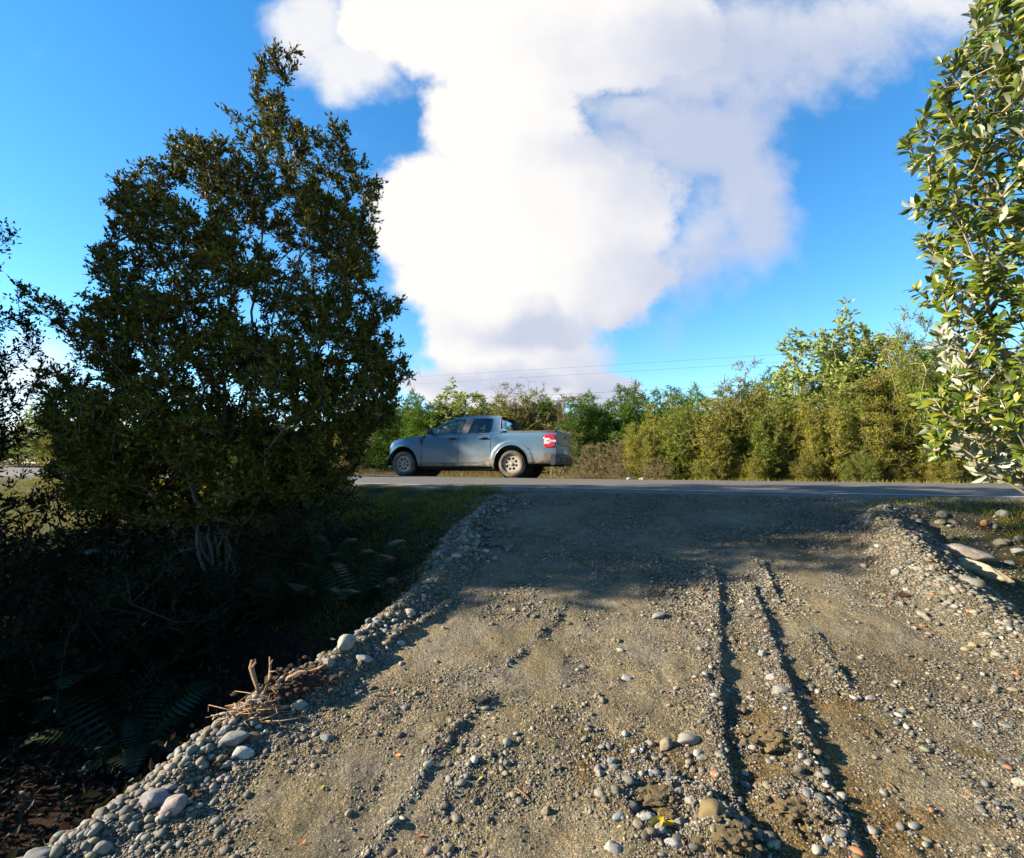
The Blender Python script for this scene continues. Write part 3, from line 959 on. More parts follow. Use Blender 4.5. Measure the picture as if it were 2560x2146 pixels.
# keep things off the frustum coarse
P = relax(P, 0.088)
rb = np.array([4.95, 3.1, float(height(4.95, 3.1)) - 0.1])
st = []
for (ex, ey, dy) in [(2700, 60, .1), (2560, 330, -.3), (2620, 640, .3), (2560, 900, 0), (2640, 1040, -.3), (3000, 100, .3), (3200, 700, .2)]:
    e = pt(ex, ey, RY + dy)
    st.append([rb, rb + [0.0, 0, .7], rb * .55 + e * .45 + [0.1, 0, .25], e])
A, par, tips = grow(st, P, seg=0.16, wlen=0.3, jit=0.03)
root = empty('large_leaf_tree', tuple(rb))
V, F = branch_mesh(A - rb, par, 0.0035, 0.47, 6, 0.06)
mesh_np('trunk', V, F, BARK_TAN, root, smooth=True)
dirs = norm(A[tips] - A[par[tips]])
TT = A[tips] - rb
per = 15
D0 = np.repeat(dirs, per, 0); T0 = np.repeat(TT, per, 0)
az = rng.normal(size=D0.shape); az = norm(az - (az * D0).sum(1, keepdims=True) * D0)
back = rng.random(len(T0))
LD = norm(D0 * (0.15 + 0.9 * (1 - back[:, None])) + az * 1.0 + np.array([0, 0, 0.12]))
C = T0 - D0 * (back[:, None] * 0.07)
LL = 0.082 * (0.5 + 0.75 * rng.random(len(C)))
CW = C + rb
pxx = 1280 + 1200 * CW[:, 0] / CW[:, 1]; pyy = 1160 - 1200 * (CW[:, 2] - 1.6) / CW[:, 1]
flip = ((np.abs(pxx - 2470) < 90) & (pyy > 1080)) | ((pxx < 2350) & (np.abs(pyy - 470) < 90)) | ((pxx < 2310) & (pyy > 200) & (pyy < 330) & (rng.random(len(C)) < .6)) | ((np.abs(pxx - 2400) < 60) & (np.abs(pyy - 880) < 60)) | (rng.random(len(C)) < .04)
V, F, rn = broad_leaves(C, LD, LL, LL * 0.38, flip)
mesh_np('crown', V, F, LEAF_BROAD, root, smooth=True, attrs={'rnd': ('FLOAT', rn)})
tag(root, 'tree with large glossy leaves, silvery underneath, hanging in at the right edge', 'tree')

# ---------------------------------------------------------------- trees and bushes beyond the road
def proto(kind, h):
    """mesh pair (trunk, crown) for a plant of height h standing at the origin"""
    if kind in ('olive', 'tan', 'light'):
        rx = h * {'olive': .36, 'tan': .42, 'light': .30}[kind]
        n = {'olive': 760, 'tan': 520, 'light': 420}[kind]
        P = crown_pts((0, 0, h * .56), (rx, rx, h * .46), n)
        if kind == 'olive':     # several upright leaders of uneven height
            Q = []
            for k in range(11):
                a = k * 2.4 + rng.random(); rr = rx * .72 * math.sqrt((k + .3) / 11); hk = h * (1.0 if k == 0 else rng.uniform(.55, .92))
                w_ = h * rng.uniform(.07, .12)
                Q.append(crown_pts((rr * math.cos(a), rr * math.sin(a), hk * .53), (w_, w_, hk * .47), 130))
            P = np.concatenate(Q)
        P = relax(P, h * .036)
        stems = [[(rng.normal() * .15, rng.normal() * .15, 0), (rx * .35 * math.cos(a), rx * .35 * math.sin(a), h * .4), (rx * .55 * math.cos(a), rx * .55 * math.sin(a), h * (.7 + .2 * rng.random()))] for a in np.arange(6) * 1.05 + rng.random()]
        if kind == 'tan': per, sl, nl, L, asp = 5, .17, 5, .055, .22
        elif kind == 'light': per, sl, nl, L, asp = 4, .15, 5, .10, .55
        else: per, sl, nl, L, asp = 6, .18, 6, .060, .42
        A, par, tips = grow(stems, P, seg=.35, wlen=.3, jit=.05)
    else:
        # conifer-like spire
        r0 = h * {'spire': .20, 'pine': .27}[kind]
        n = 900
        zz = h * (0.03 + 0.95 * (1 - np.sqrt(rng.random(n)) * .98)); a = rng.random(n) * 6.283
        prof = np.minimum(1, (1 - zz / h) * 1.5 + .03) ** .8
        rr = r0 * prof * np.sqrt(rng.random(n)) * (1 + .25 * np.sin(zz / h * 24 + a))
        P = relax(np.stack([rr * np.cos(a), rr * np.sin(a), zz], 1), h * .035)
        A, par, tips = grow([[(0, 0, 0), (0, 0, h * .5), (0, 0, h * .98)]], P, seg=.3, wlen=.0, jit=.03)
        per, sl, nl, L, asp = 6, .17, 6, .075, .42
    V, F = branch_mesh(A, par, .004, .47, 4, .06)
    dirs = norm(A[tips] - A[par[tips]] + 1e-5)
    T2 = np.concatenate([A[tips], (A[tips] + A[par[tips]]) / 2])
    LV, LF, rn, tw = sprigs(T2, np.concatenate([dirs, dirs]), per, sl * h / 4, nl, L, asp, .8)
    TV, TF = twig_quads(*tw, .0035)
    F = np.concatenate([F, TF + len(V)]); V = np.concatenate([V, TV])
    lm = {'olive': LEAF_OLIVE, 'tan': LEAF_TAN, 'light': LEAF_LIGHT, 'spire': LEAF_GREEN, 'pine': LEAF_PINE}[kind]
    bm_ = BARK_TAN if kind in ('olive', 'tan', 'light') else BARK_DARK
    a = mesh_np('trunk', V, F, bm_, smooth=True); b = mesh_np('crown', LV, LF, lm, attrs={'rnd': ('FLOAT', rn)})
    ma, mb = a.data, b.data
    bpy.data.objects.remove(a); bpy.data.objects.remove(b)
    return ma, mb, h


PROTO = {}
for k_, hs in dict(olive=(4, 4, 4), tan=(3, 3), light=(4,), spire=(5, 5), pine=(5, 5)).items():
    PROTO[k_] = [proto(k_, h_) for h_ in hs]
PROTO['olive'][1][1].materials[0] = LEAF_OLIVE2
_cnt = {}


def far_plant(px, q, top, kind, label, group=None, wide=1.0, name=None, cat=None):
    u = (px - 1280) / 1200.0
    Y = q / (u * SR + CR); X = u * Y
    zb = float(base_h(X, Y))
    dt = px_dir(px, top)
    zt = CAM[2] + dt[2] / dt[1] * Y
    i = _cnt.get(kind, 0); _cnt[kind] = i + 1
    ma, mb, h0 = PROTO[kind][i % len(PROTO[kind])]
    sc = max(0.15, (zt - zb)) / h0 * 1.14
    root = empty(name or {'olive': 'olive_bush_tree', 'tan': 'dry_bush', 'light': 'airy_tree', 'spire': 'evergreen_tree', 'pine': 'evergreen_tree'}[kind],
                 (X, Y, zb - .03), rng.random() * 6.28, (sc * wide, sc * wide, sc))
    for nm, me in (('trunk', ma), ('crown', mb)):
        link(bpy.data.objects.new(nm, me), root)
    tag(root, label, cat or {'tan': 'bush'}.get(kind, 'tree'), group)
    return root


ORD = ['first', 'second', 'third', 'fourth', 'fifth', 'sixth', 'seventh', 'eighth', 'ninth', 'tenth', 'eleventh', 'twelfth', 'thirteenth', 'fourteenth', 'fifteenth', 'sixteenth', 'seventeenth', 'eighteenth']
G1 = 'olive bush trees lining the far side of the road'
# front row, right of the truck (px, q, top px, kind, width)
front = [(1395, 19.0, 1085, 'tan', 1.1), (1490, 18.6, 1120, 'tan', 1.3), (1560, 18.8, 1105, 'tan', 1.2), (1625, 18.2, 1040, 'olive', 1.15), (1700, 18.6, 1000, 'olive', 1.2), (1780, 18.0, 1010, 'olive', 1.25),
         (1850, 18.8, 955, 'olive', 1.0), (1905, 18.2, 990, 'olive', 1.0), (1975, 18.5, 1010, 'olive', 1.1), (2045, 18.0, 1000, 'olive', 1.1), (2120, 18.7, 950, 'olive', 1.05), (2190, 18.0, 965, 'olive', 1.1),
         (2245, 18.6, 905, 'olive', .9), (2310, 18.2, 815, 'olive', .75), (2370, 18.7, 880, 'olive', .9), (2440, 18.0, 930, 'olive', 1.0), (2520, 18.6, 900, 'olive', 1.0), (2610, 18.2, 880, 'olive', 1.1), (2700, 18.5, 900, 'olive', 1.1)]
kt = 0; ko = 0
for (px, q, top, kind, w) in front:
    if kind == 'tan':
        lab = ['dry tan bush just behind the truck tailgate', 'low dry tan bush right of the truck, beyond the road', 'low dry tan bush against the first olive tree right of the truck'][kt]; kt += 1
        far_plant(px, q, top, kind, lab, 'dry bushes beyond the road', w)
    else:
        lab = ORD[ko] + ' olive green tree right of the truck in the front row beyond the road'; ko += 1
        far_plant(px, q, top, kind, lab, G1, w)
far_plant(2085, 20.5, 868, 'light', 'airy light green round-topped tree rising behind the olive row', None, 1.25)
far_plant(2170, 20.8, 885, 'light', 'pale green tree beside the airy round-topped one', None, 1.0)
# low fringe bushes
for i, (px, top, kd) in enumerate([(1450, 1165, 'tan'), (1545, 1160, 'tan'), (1640, 1150, 'tan'), (1760, 1140, 'olive'), (1880, 1130, 'olive'), (2010, 1140, 'olive'), (2150, 1120, 'olive'), (2260, 1130, 'olive'), (2350, 1120, 'olive'), (2480, 1120, 'olive')]):
    far_plant(px, 17.1 + .2 * (i % 2), top, kd, ORD[i] + ' low roadside bush right of the truck, under the tree row', 'low bushes at the far verge', 1.35, 'low_bush', 'bush')
# middle row of greener evergreens behind
mid = [(1445, 1010), (1475, 995), (1520, 1015), (1555, 985), (1590, 975), (1640, 990), (1690, 985), (1740, 980), (1800, 990), (1865, 975), (1930, 945), (1965, 985), (2020, 970), (2230, 930), (2350, 900), (2450, 930), (2560, 900)]
for i, (px, top) in enumerate(mid):
    far_plant(px, 23 + 1.5 * rng.random(), top, 'spire' if i % 3 else 'pine', ORD[i] + ' bright evergreen right of the truck, behind the front row', 'evergreens behind the front row', 1.25)
# row seen over and left of the truck
lm = [(1050, 1005, 'spire', .8), (1030, 990, 'spire', .7), (1005, 1030, 'pine', 1), (965, 1040, 'pine', 1.1), (920, 1050, 'olive', 1.1), (1080, 1040, 'spire', 1.1), (1115, 1020, 'pine', 1.0), (1150, 1000, 'light', 1.0),
      (1185, 1035, 'pine', 1.2), (1220, 1025, 'pine', 1.2), (1250, 995, 'olive', .9), (1300, 1000, 'olive', 1.1), (1335, 985, 'olive', .7), (1365, 1005, 'spire', .9), (1405, 1010, 'tan', 1.2)]
for i, (px, top, kd, w) in enumerate(lm):
    far_plant(px, 25 + 2.5 * ((i * 7) % 5) / 5, top, kd, ORD[i] + ' tree counted along the row seen above the truck bonnet and cab', 'trees seen over the truck', w * 1.5)
for i, px in enumerate([860, 900, 940, 980, 1020, 1060, 1100, 1140, 1180, 1220, 1265, 1310, 1350, 1390, 1430]):
    far_plant(px, 32 + 3 * rng.random(), 1022 + 12 * (i % 3), 'pine', ORD[i] + ' dark evergreen of the farthest row behind the truck', 'farthest evergreens behind the truck', 1.9)
for i, (px, top, kd) in enumerate([(880, 1060, 'olive'), (780, 1050, 'pine'), (720, 1060, 'olive'), (640, 1050, 'pine'), (560, 1060, 'olive'), (470, 1060, 'pine'), (380, 1050, 'olive'), (290, 1060, 'olive')]):
    far_plant(px, 20.5 + (i % 3), top, kd, ORD[i] + ' roadside tree showing through the tall dark tree, counted from the truck', 'trees behind the tall dark tree', 1.3)
for i, (px, top, kd) in enumerate([(225, 1070, 'spire'), (150, 1060, 'olive'), (60, 1075, 'olive'), (-30, 1060, 'olive'), (110, 1035, 'light'), (-120, 1050, 'olive')]):
    far_plant(px, 19 + .7 * (i % 3), top, kd, ORD[i] + ' tree beyond the road in the gap at the far left', 'trees beyond the road at far left', 1.25)
far_plant(870, 17.3, 1130, 'tan', 'bare tan bush beside the road just ahead of the truck', None, 1.2)

# bare tree sticking up over the cab
def bare(px, q, top, label, sp=0.5):
    u = (px - 1280) / 1200.0; Y = q / (u * SR + CR); X = u * Y; zb = float(base_h(X, Y))
    d = px_dir(px, top); zt = CAM[2] + d[2] / d[1] * Y; h = zt - zb
    n = 60
    P = np.stack([X + rng.normal(size=n) * sp, Y + rng.normal(size=n) * sp, zb + h * (.55 + .45 * rng.random(n))], 1)
    make_tree('bare_tree', label, 'tree', [[(X, Y, zb), (X, Y, zb + h * .5), (X + .1, Y, zt)]], P, None, BARK_TAN, (X, Y, zb), leaf=False, rtip=.006, rmax=.05, seg=.3)


bare(1262, 24, 960, 'thin bare grey tree rising above the cab roof')
bare(1295, 24.5, 952, 'taller bare tree with feathery twigs behind the cab', .6)
bare(1240, 24.2, 950, 'bare pole-like tree, leftmost of three above the cab', .25)
bare(2235, 19.5, 805, 'leafless twiggy treetop beside the wooden power pole', .4)
bare(905, 17.6, 1080, 'leafless pale bush between the tall tree and the truck nose', .35)

# distant wood closing the view: one mass
n = 420
sv = rng.uniform(-75, 75, n); qv = rng.uniform(44, 60, n)
X, Y = from_qs(qv, sv)
hh = 4.6 + 1.8 * rng.random(n)
k = 90
a = rng.random((n, k)) * 6.283; f_ = rng.random((n, k))
rad = 1.3 * (1 - f_) ** .7 * np.sqrt(rng.random((n, k)))
C = np.stack([X[:, None] + rad * np.cos(a), Y[:, None] + rad * np.sin(a), 1.0 + hh[:, None] * f_], -1).reshape(-1, 3)
Dd = norm(rng.normal(size=C.shape) + [0, 0, .5])
V, F, rn = leaves_quads(C, Dd, np.full(len(C), .55), np.full(len(C), .38))
tag(mesh_np('distant_wood', V, F, LEAF_PINE, attrs={'rnd': ('FLOAT', rn)}), 'distant wood of dark evergreens closing the horizon', 'wood', kind='stuff')

# ---------------------------------------------------------------- grass
def blades(name, x, y, hgt, wid, mat, lean=.45, label=None):
    n = len(x); z = height(x, y)
    b0_ = np.stack([x, y, z - .01], 1)
    a = rng.random(n) * 6.283
    s_ = np.stack([np.cos(a), np.sin(a), 0 * a], 1) * wid[:, None] / 2
    ln = rng.normal(size=(n, 2)) * lean
    tip = b0_ + np.stack([ln[:, 0] * hgt, ln[:, 1] * hgt, hgt], 1)
    mid = b0_ * .5 + tip * .5; mid[:, 2] += hgt * .10
    V = np.stack([b0_ - s_, b0_ + s_, mid + s_ * .7, tip, mid - s_ * .7], 1).reshape(-1, 3)
    F = np.arange(n * 5).reshape(n, 5)
    o = mesh_np(name, V, F, mat, attrs={'rnd': ('FLOAT', np.repeat(rng.random(n), 5))})
    tag(o, label, 'grass', kind='stuff')


GRASS = leaf_mat('grass_green', (0.13, 0.13, 0.012), (0.36, 0.32, 0.03), (0.24, 0.16, 0.045), 0.35, 0.6, spec=.2)
DRYG = leaf_mat('grass_dry', (0.17, 0.12, 0.045), (0.30, 0.225, 0.10), (0.11, 0.13, 0.018), 0.3, 0.8, spec=.1)
N = 95000
q = 7.28 - (rng.random(N) ** 1.4) * 3.2; s_ = rng.uniform(-16, 1.6, N)
X, Y = from_qs(q, s_)
ok = (np.interp(Y, _LY, _LX) - X > .05 + .2 * rng.random(N)) & (fbm(X, Y, 2.5, 2, 1) > -.25)
X, Y = X[ok], Y[ok]
hg = .025 + .04 * rng.random(len(X)) * (1 + 1.5 * (fbm(X, Y, 1.3, 2, 3) > .1))
blades('grass', X, Y, hg, np.full(len(X), .006), GRASS, label='short green grass on the ditch bank left of the ramp')
N = 45000
X = rng.uniform(3.6, 9, N); Y = rng.uniform(1.2, 7.5, N)
q, s_ = qs(X, Y)
dr_ = X - np.interp(Y, _RY, _RX)
ok = (q < 7.25) & ((dr_ > .95) | ((q > 6.75) & (dr_ > -.8) & (X > 3.9))) & (fbm(X, Y, 1.6, 2, 5) > -.2)
X, Y = X[ok], Y[ok]
blades('grass', X, Y, .03 + .06 * rng.random(len(X)), np.full(len(X), .006), GRASS, label='bright moss and grass in the ditch right of the ramp')
N = 60000
q = 15.45 + rng.random(N) * 5.0; s_ = rng.uniform(-26, 26, N)
X, Y = from_qs(q, s_)
cl = fbm(X, Y, .6, 3, 2); ok = cl > -.35
X, Y, cl, q = X[ok], Y[ok], cl[ok], q[ok]
blades('dry_grass', X, Y, (.12 + .45 * np.clip(cl + .35, 0, 1)) * (.5 + .8 * rng.random(len(X))) * np.clip((q - 15.3) / 1.0, .25, 1), np.full(len(X), .014), DRYG, .2, 'tall dry straw grass along the far verge')
N = 12000
q = 15.42 + rng.random(N) ** 2 * 1.2; s_ = rng.uniform(-26, 26, N)
X, Y = from_qs(q, s_)
blades('grass', X, Y, .05 + .12 * rng.random(N), np.full(N, .012), GRASS, .3, 'strip of green grass along the far road edge')

# ---------------------------------------------------------------- ferns in the ditch
FERN = leaf_mat('fern_green', (0.02, 0.034, 0.007), (0.04, 0.06, 0.012), None, .3, .5)
def frond_mesh(L=.8):
    V = []; F = []
    n = 22
    pts = []
    for i in range(n + 1):
        t_ = i / n
        pts.append(Vector((L * (t_ * .92), 0, L * (.62 * math.sin(t_ * 2.1) ))))
    w = .004
    for i in range(n):
        a, b = pts[i], pts[i + 1]
        k = len(V); V += [a + Vector((0, w, 0)), a - Vector((0, w, 0)), b - Vector((0, w, 0)), b + Vector((0, w, 0))]; F.append((k, k + 1, k + 2, k + 3))
        if i < 3: continue
        t_ = i / n
        pl = L * .26 * math.sin(math.pi * min(1, (t_ * .9 + .1))) ** .8 + .01
        for sgn in (-1, 1):
            d = Vector((.35, sgn, -.12)).normalized(); e = (b - a).normalized() * L / n * .42
            k = len(V)
            V += [a - e * .2, a + d * pl * .5 - e, a + d * pl, a + d * pl * .5 + e, a + e]
            F.append((k, k + 1, k + 2, k + 3, k + 4))
    me = bpy.data.meshes.new('frond')
    me.from_pydata([tuple(v) for v in V], [], F); me.materials.append(FERN); me.update()
    return me


FR = [frond_mesh(.8), frond_mesh(.65), frond_mesh(1.0)]
ferns = [(330, 1560, 'fern with pale upright fronds in the dark ditch, left of centre'), (560, 1530, 'fern with arching fronds deep in the ditch below the tall tree'), (820, 1440, 'fern on the shaded bank just left of the gravel edge'),
         (120, 1620, 'fern spreading at the left edge of the dark ditch'), (450, 1680, 'fern at the bottom of the ditch above the pale sticks'), (700, 1560, 'dark fern right of the ditch centre'),
         (230, 1790, 'fern low in the ditch near the bottom left cobbles'), (60, 1450, 'fern under the left edge tree'), (560, 1400, 'fern in deep shade under the tall tree stems'), (900, 1520, 'small fern beside the upper gravel edge'),
         (400, 1450, 'feathery fern between two shrubs in the ditch'), (30, 1850, 'fern cut off by the lower left edge'), (330, 1900, 'fern close above the bottom left cobbles')]
for (px, py, lab) in ferns:
    p = march([px], [py], base_h)[0]
    r_ = empty('fern', (p[0], p[1], float(height(p[0], p[1])) - .02), rng.random() * 6)
    for k in range(9):
        o = link(bpy.data.objects.new('frond', FR[k % 3]), r_)
        o.rotation_euler = (rng.normal() * .12, -rng.uniform(-.25, .45), k * 2 * math.pi / 9 + rng.normal() * .15)
        sc = rng.uniform(.55, .95); o.scale = (sc, sc, sc)
    tag(r_, lab, 'fern', 'ferns in the shaded ditch')
# ground litter and low undergrowth
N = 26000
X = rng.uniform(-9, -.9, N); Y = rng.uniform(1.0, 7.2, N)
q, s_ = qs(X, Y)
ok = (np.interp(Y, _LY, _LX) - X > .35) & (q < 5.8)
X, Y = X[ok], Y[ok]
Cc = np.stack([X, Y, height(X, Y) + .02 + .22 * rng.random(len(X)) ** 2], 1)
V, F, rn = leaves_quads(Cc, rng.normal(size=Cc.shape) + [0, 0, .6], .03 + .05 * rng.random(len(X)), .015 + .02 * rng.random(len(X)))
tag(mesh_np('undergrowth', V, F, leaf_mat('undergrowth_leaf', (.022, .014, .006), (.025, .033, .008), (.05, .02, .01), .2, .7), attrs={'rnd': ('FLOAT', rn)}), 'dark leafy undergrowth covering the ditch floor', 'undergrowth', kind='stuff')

# ---------------------------------------------------------------- pickup truck (x forward from the rear axle, y to its left, z up)
def paint_mat():
    m, t, b = bsdf_mat('truck_paint', (.1, .2, .3), 0.32, 0.0, 0.5, 0.6)
    b.inputs['Coat Roughness'].default_value = 0.12
    b.inputs['Metallic'].default_value = 0.25
    tc = t.new('ShaderNodeTexCoord')
    sp = t.new('ShaderNodeSeparateXYZ'); t.l.new(tc.outputs['Object'], sp.inputs[0])
    n = t.noise(tc.outputs['Object'], 5, 6, 0.65)
    # road dust thrown up by the wheels: thick low down, thinning with height, streaked
    z = t.math('ADD', sp.outputs[2], t.math('MULTIPLY', t.math('SUBTRACT', n, 0.5), 0.5))
    dust = t.math('MULTIPLY', t.math('SUBTRACT', 1.0, t.smooth(z, 0.20, 1.05)), 0.60)
    dust = t.math('ADD', dust, 0.06)
    c = t.mix(dust, (0.085, 0.185, 0.280), (0.29, 0.25, 0.19))
    t.l.new(c, b.inputs['Base Color'])
    t.l.new(t.math('MULTIPLY_ADD', dust, 0.5, 0.28), b.inputs['Roughness'])
    return m


PAINTM = paint_mat()
CLAD = dirty('dusty_plastic', (0.10, 0.095, 0.085), (0.34, 0.28, 0.21), 0.8, 0.9, 7)
BLACKP = dirty('black_plastic', (0.018, 0.018, 0.02), (0.05, 0.045, 0.04), 0.5, 0.6, 9)
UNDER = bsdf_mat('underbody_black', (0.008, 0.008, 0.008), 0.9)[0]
RAIL = dirty('rail_plastic', (0.045, 0.04, 0.04), (0.13, 0.10, 0.08), 0.6, 0.7, 8)
TYREM = dirty('tyre_rubber', (0.03, 0.028, 0.026), (0.30, 0.24, 0.17), 0.9, 0.85, 3.0)
RIMM = dirty('rim_dusty', (0.30, 0.27, 0.23), (0.42, 0.35, 0.27), 0.6, 0.9, 6, metallic=0.3)
RED = bsdf_mat('red_lens', (0.55, 0.012, 0.02), 0.15, 0, 0.5, 0.8)[0]
WHITE = bsdf_mat('white_lens', (0.75, 0.68, 0.68), 0.2, 0, 0.5, 0.5)[0]
LAMPW = bsdf_mat('headlamp_lens', (0.72, 0.75, 0.82), 0.08, 0.2, 0.8, 1.0)[0]
CHROME = bsdf_mat('bright_trim', (0.55, 0.50, 0.42), 0.25, 0.8)[0]
PILLAR = dirty('pillar_gloss', (0.13, 0.095, 0.085), (0.26, 0.20, 0.17), 0.35, 0.8, 5)
CLOTH = bsdf_mat('seat_cloth', (0.03, 0.035, 0.04), 0.9)[0]


def glass_mat(name, tint, refl=0.06):
    m = bpy.data.materials.new(name); m.use_nodes = True
    t = NT(m.node_tree); t.n.clear()
    tr = t.new('ShaderNodeBsdfTransparent'); tr.inputs[0].default_value = (*tint, 1)
    gl = t.new('ShaderNodeBsdfGlossy'); gl.inputs['Roughness'].default_value = 0.03
    lw = t.new('ShaderNodeLayerWeight')
    fr_ = t.math('MULTIPLY_ADD', t.math('POWER', lw.outputs['Facing'], 5.0), 0.9, 0.05)
    mx = t.new('ShaderNodeMixShader')
    t.l.new(t.math('ADD', fr_, refl, clamp=True), mx.inputs[0]); t.l.new(tr.outputs[0], mx.inputs[1]); t.l.new(gl.outputs[0], mx.inputs[2])
    o = t.new('ShaderNodeOutputMaterial'); t.l.new(mx.outputs[0], o.inputs[0])
    return m


GLASS = glass_mat('side_glass', (0.80, 0.92, 0.93), 0.03)
GLASS_R = glass_mat('rear_glass', (0.02, 0.03, 0.05), 0.72)


def yb(x, z):
    """half width of the body at x, z"""
    W = 0.92
    if x > 3.2: W -= 0.30 * ((x - 3.2) / 0.77) ** 2.4
    if x < -0.85: W -= 0.055 * ((-0.85 - x) / 0.37) ** 2
    W -= 0.035 * max(0, (z - 0.78) / 0.42) ** 2 + 0.03 * max(0, (0.62 - z) / 0.3) ** 1.5
    if z > 1.10: W -= 0.018 * ((z - 1.10) / 0.1) ** 2
    for cx in (0.0, 3.31):                       # swollen wheel arches
        r = math.hypot(x - cx, z - 0.37)
        if r < 0.62: W += 0.022 * min(1, (0.62 - r) / 0.03)
    return W


def zbot(x):
    for cx in (0.0, 3.31):
        if abs(x - cx) < 0.485: return 0.37 + math.sqrt(max(0, 0.485 ** 2 - (x - cx) ** 2)) * 1.02
    if x < -0.485: return 0.50 if x > -0.80 else 0.50 + 0.14 * min(1, (-0.80 - x) / 0.12)
    if x > 3.79: return 0.28
    if x < 1.0: return 0.385 + 0.10 * max(0, min(1, (0.95 - x) / 0.35))
    return 0.385


def ztop(x):
    return float(np.interp(x, [-1.24, -0.1, 0.3, 0.42, 2.46, 2.62, 2.9, 3.2, 3.5, 3.66, 3.78, 3.86, 3.93, 3.97],
                           [1.185, 1.20, 1.215, 1.20, 1.185, 1.165, 1.14, 1.115, 1.08, 1.045, 0.99, 0.92, 0.78, 0.60]))


def patch(name, xs, zlo, zhi, mat, parent, off=0.0, nz=14, mirror=False, xl=None, both=False, thick=0.0):
    """panel following the body surface between x samples and two z functions"""
    obs = MB()
    for sg in ((1, -1) if both else ((-1,) if mirror else (1,))):
        V = []
        for x in xs:
            a, b_ = zlo(x), zhi(x)
            for k in range(nz + 1):
                z = a + (b_ - a) * k / nz
                xx = x + (xl(x, z) if xl else 0)
                V.append((xx, sg * (yb(xx, z) + off), z))
        n = nz + 1
        F = [(i * n + k, (i + 1) * n + k, (i + 1) * n + k + 1, i * n + k + 1) for i in range(len(xs) - 1) for k in range(nz)]
        obs.add(V, F)
    return obs.build(name, mat, parent, smooth=True)


def xsamp(a, b, step=0.03):
    pts = set(np.round(np.linspace(a, b, max(2, int((b - a) / step) + 1)), 4))
    for cx in (0.0, 3.31):
        for d in (-.4851, -.484, -.478, -.465, -.445, .445, .465, .478, .484, .4851):
            if a < cx + d < b: pts.add(round(cx + d, 4))
    return sorted(pts)


def flat_with_holes(outer, holes, fy, thick=0.012):
    """side panel in x,z with openings, at y = fy(x, z)"""
    loops = [[Vector((x, z, 0)) for x, z in outer]] + [[Vector((x, z, 0)) for x, z in h] for h in holes]
    tris = tessellate_polygon(loops)
    pts = [p for l in loops for p in l]
    V = [(p.x, fy(p.x, p.y), p.y) for p in pts]
    return V, [tuple(t_) for t_ in tris]


def dens(poly, step=0.08):
    out = []
    for i, a in enumerate(poly):
        b_ = poly[(i + 1) % len(poly)]
        n_ = max(1, int(math.hypot(b_[0] - a[0], b_[1] - a[1]) / step))
        for k in range(n_): out.append((a[0] + (b_[0] - a[0]) * k / n_, a[1] + (b_[1] - a[1]) * k / n_))
    return out


